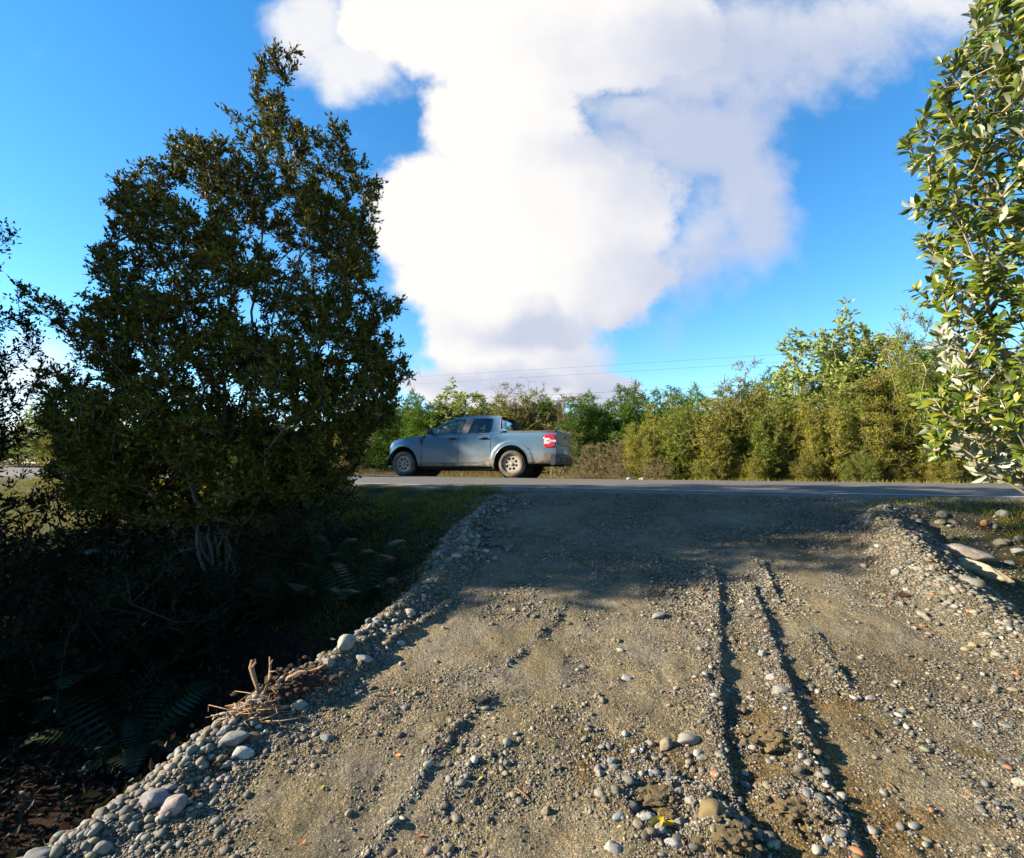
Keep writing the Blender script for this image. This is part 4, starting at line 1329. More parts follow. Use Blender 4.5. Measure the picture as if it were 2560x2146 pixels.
def build_truck():
    q0 = 12.72
    root = empty('pickup_truck', (0, 0, 0))
    P0 = np.array([-0.03, 12.795]); nrm = np.array([math.sin(R(19)), math.cos(R(19))])
    c = P0 + nrm * 0.92
    qq, ss = qs(c[0], c[1])
    root.location = (c[0], c[1], float(zroad(qq, ss)) + 0.012)
    root.rotation_mode = 'XYZ'
    root.rotation_euler = (0.028, 0, R(161))
    tag(root, 'dusty blue crew cab pickup truck driving left along the road', 'pickup truck')
    # body shell: rear quarters and front wings
    for mir in (False, True):
        patch('bedside', xsamp(-1.22, 0.585), zbot, ztop, PAINTM, root, mirror=mir)
        patch('fender', xsamp(2.695, 3.97), zbot, ztop, PAINTM, root, mirror=mir)
    # doors with gaps
    dfl = lambda x, z: 0.0
    for sg in (1, -1):
        def door(x0, x1, shl, shr, nm):
            V = []; nx, nz = 26, 12
            for i in range(nx + 1):
                for k in range(nz + 1):
                    zz0 = 0.392; f = i / nx
                    xa = lambda z: x0 + shl(z); xb = lambda z: x1 + shr(z)
                    x_ = xa(.8) * (1 - f) + xb(.8) * f
                    z = zz0 + (ztop(x_) - zz0) * k / nz
                    x = xa(z) * (1 - f) + xb(z) * f
                    if x < 0.95: z = max(z, zbot(x) + .005 * k / nz)
                    y = yb(x, z)
                    if 0.50 < z < 0.56: y -= 0.008
                    V.append((x, sg * y, z))
            n = nz + 1
            F = [(i * n + k, (i + 1) * n + k, (i + 1) * n + k + 1, i * n + k + 1) for i in range(nx) for k in range(nz)]
            return MB().add(V, F).build(nm, PAINTM, root, smooth=True)
        d1 = door(1.572, 2.685, lambda z: 0, lambda z: -0.10 * max(0, (z - 0.9) / .28) ** 2, 'door')
        d2 = door(0.598, 1.560, lambda z: 0.0, lambda z: 0, 'door')
        for d_, hx in ((d1, 1.75), (d2, 0.82)):
            y = yb(hx, 1.065)
            h = MB()
            h.tube([(hx - .13, sg * (y + .004), 1.062), (hx - .11, sg * (y + .032), 1.066), (hx, sg * (y + .038), 1.068), (hx + .11, sg * (y + .032), 1.066), (hx + .13, sg * (y + .004), 1.062)], [.014, .017, .018, .017, .014], 8)
            h.box((hx, sg * (y + .002), 1.048), (.20, .008, .05))
            h.build('handle', BLACKP, d_, smooth=True)
    # dark gap backing between the panels
    MB().box((1.566, 0, .78), (.03, 1.76, .80)).box((.592, 0, .80), (.03, 1.76, .78)).box((2.69, 0, .76), (.03, 1.76, .76)).build('door_gap', UNDER, root)
    # bonnet
    V = []; xs = list(np.linspace(2.44, 3.97, 26)); ny = 14
    for x in xs:
        W = yb(x, ztop(x))
        for j in range(ny + 1):
            f = -1 + 2 * j / ny
            V.append((x + .05 * (1 - f * f) * max(0, (x - 3.6) / .3), W * f, ztop(x) + .055 * (1 - abs(f) ** 2.5) * min(1, max(0, (3.92 - x) / .4))))
    n = ny + 1
    F = [(i * n + j, (i + 1) * n + j, (i + 1) * n + j + 1, i * n + j + 1) for i in range(len(xs) - 1) for j in range(ny)]
    MB().add(V, F).build('bonnet', PAINTM, root, smooth=True)
    # front face
    V = []; F = []
    zs = np.linspace(.28, .80, 12)
    for z in zs:
        W = yb(3.97, z) if z < .6 else yb(3.93, z)
        for j in range(ny + 1):
            f = -1 + 2 * j / ny
            V.append((3.965 - .06 * max(0, (z - .6) / .2) + .05 * (1 - f * f), W * f, z))
    F = [(i * n + j, i * n + j + 1, (i + 1) * n + j + 1, (i + 1) * n + j) for i in range(len(zs) - 1) for j in range(ny)]
    MB().add(V, F).build('front_bumper', PAINTM, root, smooth=True)
    MB().box((4.005, 0, .86), (.05, .95, .20)).box((4.02, 0, .45), (.03, 1.0, .14)).build('grille', BLACKP, root)
    MB().box((3.90, 0, .27), (.16, 1.30, .07), taper=.96).build('front_skid_plate', CLAD, root)
    for sg in (1, -1):
        V = []; F = []
        for i in range(9):
            x = 3.70 + .225 * i / 8
            zc = 1.0 - .62 * (x - 3.70); hh = .030 + .10 * (i / 8) ** .6
            for k in range(5):
                z = min(zc - hh + 2 * hh * k / 4, ztop(x) - .012)
                V.append((x, sg * (yb(x, z) + .007), z))
        F = [(i * 5 + k, (i + 1) * 5 + k, (i + 1) * 5 + k + 1, i * 5 + k + 1) for i in range(8) for k in range(4)]
        MB().add(V, F).build('headlight', LAMPW, root, smooth=True)
        V = [(3.86, sg * (yb(3.86, .52) + .006), .50), (3.93, sg * (yb(3.93, .52) + .006), .50), (3.93, sg * (yb(3.93, .54) + .006), .545), (3.86, sg * (yb(3.86, .54) + .006), .545)]
        MB().add(V, [(0, 1, 2, 3)]).build('side_marker', RED, root)
        # vent behind the front wheel
        pl = [(2.78, 1.105), (2.60, 1.115), (2.615, 1.085), (2.66, 1.06), (2.68, .94), (2.66, .88), (2.72, .90), (2.77, .98)]
        MB().add([(x, sg * (yb(x, z) + .006), z) for x, z in pl], [tuple(range(8))]).build('fender_vent', BLACKP, root)
        MB().add([(x, sg * (yb(x, z) + .009), z) for x, z in [(2.76, 1.085), (2.64, 1.092), (2.64, 1.102), (2.76, 1.096)]], [(0, 1, 2, 3)]).build('vent_badge', CHROME, root)
        # cladding along the sill and behind the rear wheel
        V = []; xs2 = list(np.linspace(.50, 2.82, 30))
        for x in xs2:
            zt_ = zbot(x) - .006 if x < 1.05 else .379
            for k in range(5):
                z = .29 + (zt_ - .29) * k / 4
                V.append((x, sg * (yb(x, z) + .004 - .02 * (k == 0)), z))
        F = [(i * 5 + k, (i + 1) * 5 + k, (i + 1) * 5 + k + 1, i * 5 + k + 1) for i in range(29) for k in range(4)]
        MB().add(V, F).build('sill_cladding', CLAD, root, smooth=True)
        V = []; xs2 = list(np.linspace(-1.22, -.485, 16))
        for x in xs2:
            zt_ = zbot(x - .001) + .004; zb_ = .36 - .02 * (x + .485)
            for k in range(5):
                z = zb_ + (zt_ - zb_) * k / 4
                V.append((x, sg * (yb(x, z) + .006 - .03 * (k == 0)), z))
        MB().add(V, [(i * 5 + k, (i + 1) * 5 + k, (i + 1) * 5 + k + 1, i * 5 + k + 1) for i in range(15) for k in range(4)]).build('bumper_corner', CLAD, root, smooth=True)
        # arch lip
        for cx in (0.0, 3.31):
            pts = [(cx + .49 * math.cos(a), sg * (yb(cx + .49 * math.cos(a), .37 + .497 * math.sin(a)) + .001), .37 + .497 * math.sin(a)) for a in np.linspace(.0, math.pi, 26)]
            MB().tube(pts, .011, 6).build('arch_lip', PAINTM, root, smooth=True)
            # inner wheel well
            V = []; F = []
            for i, a in enumerate(np.linspace(-.12, math.pi + .12, 22)):
                for y_ in (.915, .50):
                    V.append((cx + .492 * math.cos(a), sg * y_, .37 + .50 * math.sin(a)))
            F = [(2 * i, 2 * i + 1, 2 * i + 3, 2 * i + 2) for i in range(21)]
            mm = MB().add(V, F); mm.add([(cx + .5 * math.cos(a), sg * .50, .37 + .5 * math.sin(a)) for a in np.linspace(0, math.pi * 2, 24)[:-1]], [tuple(range(23))])
            mm.build('wheel_well', UNDER, root)
        # tail light wrapping the corner
        tl = MB(); rows = 12
        for i in range(rows):
            pass
        def tlpatch(x0, x1, z0, z1, off, rad, nm, mat, par):
            V = []; F = []
            nx = 12; nz = 14
            for i in range(nx + 1):
                x = x0 + (x1 - x0) * i / nx
                e = min(abs(x - x0), abs(x - x1)); ins = rad - math.sqrt(max(0, rad * rad - max(0, rad - e) ** 2)) if e < rad else 0
                for k in range(nz + 1):
                    z = (z0 + ins) + (z1 - z0 - 2 * ins) * k / nz
                    V.append((x, sg * (yb(x, z) + off * (1 if 0 < i < nx and 0 < k < nz else .2)), z))
            m_ = nz + 1
            F = [(i * m_ + k, (i + 1) * m_ + k, (i + 1) * m_ + k + 1, i * m_ + k + 1) for i in range(nx) for k in range(nz)]
            return MB().add(V, F).build(nm, mat, par, smooth=True)
        T = tlpatch(-1.225, -.895, .775, 1.135, .012, .09, 'tail_light', RED, root)
        shape = [(-.915, .875), (-.915, 1.035), (-1.03, 1.035), (-1.08, 1.00), (-1.215, .985), (-1.215, .93), (-1.08, .925), (-1.03, .885)]
        hole = [(-.97, .945), (-.97, .972), (-1.06, .968), (-1.06, .948)]
        V, F = flat_with_holes(shape, [hole], lambda x, z: sg * (yb(x, z) + .0155))
        MB().add(V, F).build('reversing_lamp', WHITE, T)
        # mirror
        MB().tube([(2.36, sg * .90, 1.20), (2.36, sg * 1.0, 1.22)], [.035, .03], 8).build('mirror_arm', BLACKP, root, smooth=True)
        mr = MB(); V = []
        for i, (dx, sc) in enumerate([(-.055, .80), (-.04, 1.0), (.03, .98), (.075, .72), (.09, .35)]):
            for k in range(12):
                a = k * math.pi / 6; ca, sa = math.cos(a), math.sin(a)
                V.append((2.38 + dx, sg * (1.06 + .115 * sc * math.copysign(abs(ca) ** .7, ca)), 1.255 + .080 * sc * math.copysign(abs(sa) ** .7, sa)))
        F = [(i * 12 + k, i * 12 + (k + 1) % 12, (i + 1) * 12 + (k + 1) % 12, (i + 1) * 12 + k) for i in range(4) for k in range(12)] + [tuple(range(12)), tuple(48 + k for k in range(12))]
        mo = mr.add(V, F).build('mirror', BLACKP, root, smooth=True)
        MB().box((2.44, sg * 1.165, 1.25), (.07, .03, .09), taper=.8).build('mirror_marker', CHROME, mo)
    # greenhouse
    def gy(x, z):
        return .885 - .40 * (z - 1.18) - .05 * max(0, (x - 1.9)) * (z - 1.18)
    outer = dens([(.335, 1.17), (.345, 1.25), (.36, 1.60), (.40, 1.665), (.50, 1.695), (.90, 1.712), (1.13, 1.714), (1.45, 1.705), (1.71, 1.672), (1.93, 1.605), (2.13, 1.505), (2.33, 1.375), (2.50, 1.255), (2.62, 1.165)], .1)
    win1 = dens([(1.515, 1.20), (1.49, 1.28), (1.41, 1.605), (1.44, 1.615), (1.69, 1.60), (1.91, 1.545), (2.11, 1.462), (2.29, 1.325), (2.32, 1.24), (2.30, 1.20)], .12)
    win2 = dens([(1.30, 1.20), (1.17, 1.605), (1.14, 1.615), (.63, 1.612), (.60, 1.59), (.62, 1.26), (.68, 1.215)], .12)
    for sg in (1, -1):
        V, F = flat_with_holes(outer, [win1, win2], lambda x, z: sg * gy(x, z))
        MB().add(V, F).build('cab_side', PAINTM, root, smooth=False)
        # black trim round the glass, and the door pillar
        for w_, nm in ((win1, 'side_window'), (win2, 'side_window')):
            V, F = flat_with_holes(w_, [], lambda x, z: sg * (gy(x, z) - .012))
            g_ = MB().add(V, F).build(nm, GLASS, root)
            MB().tube([(x, sg * (gy(x, z) + .001), z) for x, z in w_ + w_[:1]], .011, 5, cap=False).build('window_trim', BLACKP, g_, smooth=True)
        pp = [(1.53, 1.19), (1.50, 1.28), (1.405, 1.62), (1.165, 1.62), (1.31, 1.19)]
        pl = MB().add([(x, sg * (gy(x, z) + .007), z) for x, z in pp], [(0, 1, 2, 3, 4)]).build('door_pillar', PILLAR, root)
        # black band at the back of the cab that runs down into the bed rail
        MB().tube([(.36, sg * (gy(.36, 1.64) + .0), 1.64), (.345, sg * gy(.35, 1.5), 1.5), (.335, sg * gy(.35, 1.32), 1.32), (.30, sg * (yb(.3, 1.2) - .006), 1.238), (.18, sg * (yb(.1, 1.2) - .004), 1.226)], [.022, .028, .034, .036, .024], 8).build('cab_trim', RAIL, root, smooth=True)
    # roof
    top = [(x, z) for x, z in outer if z > 1.59 and x < 1.95 and x > .37]
    top.sort()
    V = []; ny2 = 12
    for x, z in top:
        for j in range(ny2 + 1):
            f = -1 + 2 * j / ny2
            V.append((x, gy(x, z) * f, z + .035 * (1 - abs(f) ** 3)))
    n = ny2 + 1
    MB().add(V, [(i * n + j, (i + 1) * n + j, (i + 1) * n + j + 1, i * n + j + 1) for i in range(len(top) - 1) for j in range(ny2)]).build('roof', PAINTM, root, smooth=True)
    ws = sorted([(x, z) for x, z in outer if x > 1.90 and z > 1.17])
    V = []
    for x, z in ws:
        for j in range(ny2 + 1):
            f = -1 + 2 * j / ny2
            V.append((x + .12 * (1 - f * f) * (x - 1.9), gy(x, z) * f, z + .035 * (1 - abs(f) ** 3) * (2.6 - x)))
    MB().add(V, [(i * n + j, (i + 1) * n + j, (i + 1) * n + j + 1, i * n + j + 1) for i in range(len(ws) - 1) for j in range(ny2)]).build('windscreen', GLASS, root, smooth=True)
    # rear wall of the cab with its window
    ro = dens([(-.86, 1.15), (.86, 1.15), (.70, 1.62), (.66, 1.69), (0, 1.72), (-.66, 1.69), (-.70, 1.62)], .2)
    rh = dens([(-.74, 1.235), (.74, 1.235), (.635, 1.58), (.58, 1.625), (0, 1.645), (-.58, 1.625), (-.635, 1.58)], .2)
    loops = [[Vector((y, z, 0)) for y, z in ro], [Vector((y, z, 0)) for y, z in rh]]
    pts = [p for l in loops for p in l]
    xr = lambda z: .345 + .27 * (z - 1.15)
    MB().add([(xr(p.y), p.x, p.y) for p in pts], [tuple(t_) for t_ in tessellate_polygon(loops)]).build('cab_back', BLACKP, root)
    V = [(xr(z) - .004, y, z) for y, z in rh]
    rg = MB().add(V, [tuple(range(len(V)))]).build('rear_window', GLASS_R, root)
    MB().box((.44, 0, 1.675), (.05, .22, .03)).build('brake_light', RED, root)
    # load bed
    bm_ = MB()
    for sg in (1, -1):
        V = []; F = []
        xs3 = np.linspace(-1.20, .33, 20)
        for x in xs3:
            W = yb(x, ztop(x)); z = ztop(x)
            V += [(x, sg * (W + .004), z - .012), (x, sg * (W - .002), z + .040), (x, sg * (W - .035), z + .052), (x, sg * (W - .11), z + .046), (x, sg * (W - .115), z - .02)]
        F = [(i * 5 + k, (i + 1) * 5 + k, (i + 1) * 5 + k + 1, i * 5 + k + 1) for i in range(19) for k in range(4)]
        e = len(V) - 5
        F += [(0, 1, 2, 3, 4), (e, e + 1, e + 2, e + 3, e + 4)]
        MB().add(V, F).build('bed_rail', RAIL, root, smooth=False)
        MB().box((-.44, sg * .735, .97), (1.52, .03, .44)).build('bed_wall', BLACKP, root)
    MB().box((-.44, 0, .74), (1.52, 1.44, .04)).build('bed_floor', BLACKP, root)
    # tailgate
    V = []; F = []
    zs = [.60, .64, .80, .82, .88, .90, 1.16, 1.19, 1.235, 1.25, 1.25]
    xo = [.03, .0, .0, .018, .018, .0, .0, -.012, -.012, .0, .07]
    for z, dx in zip(zs, xo):
        for j in range(13):
            f = -1 + 2 * j / 12
            V.append((-1.225 + dx - .035 * (1 - abs(f) ** 2.2), .845 * f, z))
    F = [(i * 13 + j, i * 13 + j + 1, (i + 1) * 13 + j + 1, (i + 1) * 13 + j) for i in range(len(zs) - 1) for j in range(12)]
    tg = MB().add(V, F).build('tailgate', PAINTM, root, smooth=False)
    MB().box((-1.262, 0, 1.10), (.02, .22, .055)).build('tailgate_handle', BLACKP, tg)
    ov = MB(); k_ = 20
    ov.add([(-1.272, .085 * math.cos(a), .985 + .034 * math.sin(a)) for a in np.arange(k_) * 2 * math.pi / k_] + [(-1.255, .095 * math.cos(a), .985 + .042 * math.sin(a)) for a in np.arange(k_) * 2 * math.pi / k_],
           [tuple(range(k_))] + [(i, (i + 1) % k_, k_ + (i + 1) % k_, k_ + i) for i in range(k_)])
    ov.build('oval_badge', CHROME, tg, smooth=False)
    MB().box((-1.268, 0, .70), (.012, .36, .11)).build('number_plate', bsdf_mat('plate_white', (.55, .55, .52), .5)[0], tg)
    # rear bumper
    V = []
    prof = [(.02, .34), (-.05, .33), (-.09, .36), (-.105, .42), (-.105, .54), (-.075, .60), (.02, .605)]
    for j in range(17):
        f = -1 + 2 * j / 16
        for dx, z in prof:
            V.append((-1.20 + dx - .03 * (1 - f * f) + .10 * max(0, (abs(f) - .86) / .14), .90 * f, z))
    F = [(j * 7 + k, (j + 1) * 7 + k, (j + 1) * 7 + k + 1, j * 7 + k + 1) for j in range(16) for k in range(6)] + [tuple(range(7)), tuple(16 * 7 + k for k in range(7))]
    rb_ = MB().add(V, F).build('rear_bumper', BLACKP, root, smooth=False)
    MB().box((-1.330, -.55, .47), (.02, .16, .07)).box((-1.330, .55, .47), (.02, .16, .07)).build('bumper_step', bsdf_mat('step_grey', (.12, .12, .12), .6)[0], rb_)
    # underbody
    MB().box((1.66, 0, .33), (2.3, 1.50, .24), taper=1.05).box((-.75, 0, .42), (.75, 1.2, .20)).box((3.55, 0, .42), (.6, 1.1, .2)).box((1.66, 0, .215), (2.2, .7, .06)).build('underbody', UNDER, root)
    MB().tube([(-.0, -.8, .36), (0, .8, .36)], .05, 8).tube([(3.31, -.8, .36), (3.31, .8, .36)], .04, 8).build('axle', UNDER, root)
    MB().box((1.40, 0, .52), (2.2, 1.6, .06)).build('cab_floor', UNDER, root)
    MB().box((2.36, 0, 1.10), (.34, 1.60, .18)).build('dashboard', BLACKP, root)
    # seats
    for (x, y) in ((1.42, .38), (1.42, -.38)):
        st_ = MB(); st_.box((x + .12, y, .80), (.52, .50, .16)); st_.box((x - .18, y, 1.10), (.14, .46, .60), Matrix.Rotation(-.22, 3, 'Y'), .85); st_.tube([(x - .26, y, 1.35), (x - .27, y, 1.47)], .02, 6)
        st_.box((x - .27, y, 1.50), (.10, .26, .17), None, .9)
        st_.build('seat', CLOTH, root)
    st_ = MB(); st_.box((.78, 0, .80), (.48, 1.30, .16)); st_.box((.52, 0, 1.08), (.14, 1.30, .52), Matrix.Rotation(-.15, 3, 'Y'), .95)
    for y in (-.4, .4): st_.box((.47, y, 1.42), (.09, .25, .14), None, .9)
    st_.build('rear_seat', CLOTH, root)
    sw = MB(); sw.tube([(2.02 + .05 * math.cos(a) * .4, .38 + .185 * math.cos(a), 1.12 + .185 * math.sin(a) * .92) for a in np.linspace(0, 2 * math.pi, 25)], .014, 6, cap=False)
    sw.tube([(2.02, .38, 1.12), (2.2, .38, 1.05)], .03, 6); sw.build('steering_wheel', BLACKP, root, smooth=True)
    # wheels
    def wheel(cx, sg, dusty):
        w = MB()
        yo = .905
        prof = [(.235, -.03), (.245, 0.0), (.285, .012), (.325, .008), (.347, -.012), (.358, -.035), (.361, -.07), (.361, -.17), (.35, -.21), (.30, -.225), (.235, -.21)]
        w.lathe([(r, sg * h) for r, h in prof], 48, 'y', (cx, sg * yo, .361))
        wo = w.build('wheel', TYREM, root, smooth=True)
        # rubber blocks at the shoulder
        bl = MB()
        for k in range(36):
            a = k * 2 * math.pi / 36
            rot = Matrix.Rotation(-a, 3, 'Y')
            bl.box((cx + .352 * math.cos(a), sg * (yo - .035), .361 + .352 * math.sin(a)), (.022, .05, .036), rot)
        bl.build('tyre_tread', TYREM, wo)
        # rim disc with eight round openings
        N_ = 48
        out = [(cx + .236 * math.cos(a), .361 + .236 * math.sin(a)) for a in np.arange(N_) * 2 * math.pi / N_]
        holes = []
        for k in range(8):
            a = k * math.pi / 4 + .3
            hx, hz = cx + .142 * math.cos(a), .361 + .142 * math.sin(a)
            hr = .040 if k % 2 else .036
            holes.append([(hx + hr * math.cos(b_) * (1.0) , hz + hr * math.sin(b_) * 1.0) for b_ in np.arange(6) * math.pi / 3 + a])
        fy = lambda x, z: sg * (yo - .030 - .018 * (1 - min(1, abs(math.hypot(x - cx, z - .361) / .236))))
        V, F = flat_with_holes(out, holes, fy)
        rm = MB().add(V, F)
        nV = len(V)
        # depth of the openings
        for h in holes:
            L_ = len(h)
            VV = [(x, fy(x, z), z) for x, z in h] + [(x, fy(x, z) - sg * .05, z) for x, z in h]
            rm.add(VV, [(i, (i + 1) % L_, L_ + (i + 1) % L_, L_ + i) for i in range(L_)])
        rm.lathe([(.045, sg * -.03), (.045, sg * -.018), (.03, sg * -.012), (.0, sg * -.012)], 20, 'y', (cx, sg * yo, .361))
        rm.lathe([(.236, sg * -.03), (.243, sg * -.012), (.250, sg * -.010)], 40, 'y', (cx, sg * yo, .361))
        rm.build('rim', RIMM, wo, smooth=False)
        MB().lathe([(.236, sg * -.08), (.0, sg * -.08)], 30, 'y', (cx, sg * yo, .361)).build('rim_shade_disc', UNDER, wo)  # black backing disc, its colour stands in for shade behind the rim openings
        return wo
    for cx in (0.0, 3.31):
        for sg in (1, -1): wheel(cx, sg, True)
    # flap behind the front wheel seen in the photo as a dark strip
    MB().box((.52, .83, .34), (.03, .14, .20)).build('mud_flap', RAIL, root)
    return root


TRUCK = build_truck()


# ---------------------------------------------------------------- driver
def skin_body(name, joints, edges, mat, parent=None, sub=2):
    me = bpy.data.meshes.new(name)
    me.from_pydata([j[0] for j in joints], edges, [])
    o = bpy.data.objects.new(name, me); link(o, parent)
    sk = o.modifiers.new('skin', 'SKIN')
    for i, j in enumerate(joints):
        v = me.skin_vertices[0].data[i]; r_ = j[1]
        v.radius = (r_, r_) if not isinstance(r_, tuple) else r_
    me.skin_vertices[0].data[0].use_root = True
    sb = o.modifiers.new('sub', 'SUBSURF'); sb.levels = sub; sb.render_levels = sub
    me.materials.append(mat)
    for p in me.polygons: p.use_smooth = True
    return o


dr = empty('person', (0, 0, 0))
M = Matrix.Translation(TRUCK.location) @ TRUCK.rotation_euler.to_matrix().to_4x4()
dr.matrix_world = M @ Matrix.Translation((1.44, .38, .88))
SKIN = bsdf_mat('skin', (.42, .26, .19), .5)[0]
SHIRT = bsdf_mat('teal_shirt', (.06, .22, .25), .8)[0]
YEL = bsdf_mat('yellow_cloth', (.75, .62, .02), .7)[0]
HAIRM = bsdf_mat('cap_dark', (.012, .013, .018), .7)[0]
TROU = bsdf_mat('trousers_dark', (.03, .035, .05), .8)[0]
J = [((0, 0, .06), (.15, .12)), ((-.03, 0, .22), (.14, .11)), ((-.08, 0, .42), (.16, .11)), ((-.09, 0, .50), (.10, .08)), ((-.07, 0, .57), .055), ((-.05, 0, .63), .06),
     ((-.08, .19, .44), .06), ((.12, .22, .27), .045), ((.40, .16, .30), .034), ((.47, .14, .33), .03),
     ((-.08, -.19, .44), .06), ((.12, -.22, .27), .045), ((.40, -.16, .30), .034), ((.47, -.14, .33), .03),
     ((.10, .10, .02), .09), ((.48, .12, .06), .065), ((.62, .12, -.25), .05), ((.75, .12, -.27), .04),
     ((.10, -.10, .02), .09), ((.48, -.12, .06), .065), ((.62, -.12, -.25), .05), ((.75, -.12, -.27), .04)]
E_ = [(0, 1), (1, 2), (2, 3), (3, 4), (4, 5), (2, 6), (6, 7), (7, 8), (8, 9), (2, 10), (10, 11), (11, 12), (12, 13), (0, 14), (14, 15), (15, 16), (16, 17), (0, 18), (18, 19), (19, 20), (20, 21)]
bd = skin_body('body', J, E_, SHIRT, dr)
hd = MB()
V = []
hp = [(-.115, .03, .03), (-.10, .052, .05), (-.06, .072, .082), (-.01, .078, .096), (.03, .074, .096), (.07, .058, .078), (.10, .03, .045), (.112, .004, .004)]
for z, ry, rx in hp:
    for k in range(20):
        a = k * math.pi / 10
        x = rx * math.cos(a); y = ry * math.sin(a)
        if math.cos(a) > .93 and -.05 < z < .02: x += .018       # nose
        if math.cos(a) > .8 and -.09 < z < -.06: x += .006
        V.append((x - .03, y, .73 + z))
hd.add(V, [(i * 20 + k, i * 20 + (k + 1) % 20, (i + 1) * 20 + (k + 1) % 20, (i + 1) * 20 + k) for i in range(7) for k in range(20)])
for sg in (1, -1): hd.tube([(-.035, sg * .074, .71), (-.04, sg * .086, .735), (-.03, sg * .078, .76)], [.008, .012, .008], 6)
hd.build('head', SKIN, dr, smooth=True)
cp = MB()
cp.lathe([(.101, .0), (.103, .03), (.092, .07), (.06, .10), (.0, .112)], 20, 'z', (-.03, 0, .755))
cp.add([(.05, -.06, .762), (.05, .06, .762), (.14, .045, .745), (.14, -.045, .745), (.05, -.06, .772), (.05, .06, .772), (.14, .045, .752), (.14, -.045, .752)], [(0, 1, 2, 3), (4, 5, 6, 7), (0, 3, 7, 4), (1, 2, 6, 5), (2, 3, 7, 6)])
cp.build('cap', HAIRM, dr, smooth=True)
for sg in (1, -1):
    for f_i, (dy, ln) in enumerate([(-.027, .055), (-.009, .062), (.009, .06), (.027, .05)]):
        MB().tube([(.48, sg * .15 + dy, .345), (.515, sg * .15 + dy, .365), (.535, sg * .15 + dy, .345), (.52, sg * .15 + dy, .33)], [.009, .009, .008, .007], 6).build('finger', SKIN, dr, smooth=True)
    MB().tube([(.46, sg * .12, .34), (.49, sg * .10, .36), (.515, sg * .095, .37)], [.011, .01, .008], 6).build('thumb', SKIN, dr, smooth=True)
MB().tube([(-.10, .10, .48), (.03, .14, .40), (.02, .20, .30), (-.06, .25, .27)], [.03, .035, .04, .04], 8).box((-.05, .27, .31), (.34, .03, .07)).build('yellow_vest', YEL, dr, smooth=True)
tag(dr, 'person driving the blue pickup, dark cap and teal shirt with a yellow band', 'person')

# ---------------------------------------------------------------- pole and wires
def pole_at(px, q, top, label, lamp=False):
    u = (px - 1280) / 1200.0; Y = q / (u * SR + CR); X = u * Y; zb = float(base_h(X, Y)); d = px_dir(px, top); zt = CAM[2] + d[2] / d[1] * Y
    r_ = empty('power_pole', (X, Y, zb))
    h = zt - zb
    MB().tube([(0, 0, 0), (0, 0, h * .93)], [.14, .11], 10).build('pole', BARK_TAN, r_, smooth=True)
    MB().box((.0, 0, h * .93 - .1), (1.1, .09, .10), Matrix.Rotation(R(68), 3, 'Z')).build('crossarm', BARK_GREY, r_)
    ins = bsdf_mat('insulator_white', (.6, .6, .58), .3)[0]
    for dz, w in ((h * .93, 0), (h * .93, -.5), (h * .93, .5)):
        c_, s__ = math.cos(R(68)) * w, math.sin(R(68)) * w
        MB().tube([(c_, s__, dz - .05), (c_, s__, dz + .10), (c_, s__, dz + .11), (c_, s__, dz + .18), (c_, s__, dz + .19), (c_, s__, dz + .27)], [.03, .03, .09, .05, .09, .04], 10).build('insulator', ins, r_, smooth=True)
    tag(r_, label, 'power pole')
    return X, Y, zb + h * .93


PX, PY, PZ = pole_at(2213, 21.0, 868, 'wooden power pole with white insulators rising behind the olive trees')
WIRE = bsdf_mat('wire_dark', (0.05, 0.055, 0.06), .6)[0]
def wire(a, b_, sag, rad, label):
    pts = []
    for k in range(41):
        t_ = k / 40
        p = np.array(a) * (1 - t_) + np.array(b_) * t_; p[2] -= sag * 4 * t_ * (1 - t_); pts.append(tuple(p))
    o = MB().tube(pts, rad, 5).build('power_line', WIRE)
    tag(o, label, 'power line', 'power lines beyond the road')


def wp(px, py, q):
    u = (px - 1280) / 1200.0; Y = q / (u * SR + CR); d = px_dir(px, py)
    return tuple(CAM + d / d[1] * Y)


wire(wp(2600, 845, 21), wp(-300, 1010, 24), 0.25, .004, 'topmost of the thin power lines crossing low in the sky')
wire(wp(2600, 866, 21), wp(-300, 1025, 24), 0.25, .004, 'second power line down, just below the topmost')
wire(wp(2700, 920, 24), wp(-300, 1056, 30), 0.30, .007, 'power line third from the top, passing just over the cab')
wire(wp(2700, 940, 24), wp(-300, 1066, 30), 0.30, .007, 'power line fourth from the top, near the evergreen tips')
wire(wp(2700, 962, 24), wp(-300, 1078, 30), 0.30, .007, 'lowest of the power lines, partly behind the evergreens')

# ---------------------------------------------------------------- stones
_ico = {}
def ico(sub):
    if sub not in _ico:
        bm = bmesh.new(); bmesh.ops.create_icosphere(bm, subdivisions=sub, radius=1.0)
        V = np.array([v.co[:] for v in bm.verts]); F = np.array([[v.index for v in f.verts] for f in bm.faces]); bm.free()
        _ico[sub] = (V, F)
    return _ico[sub]


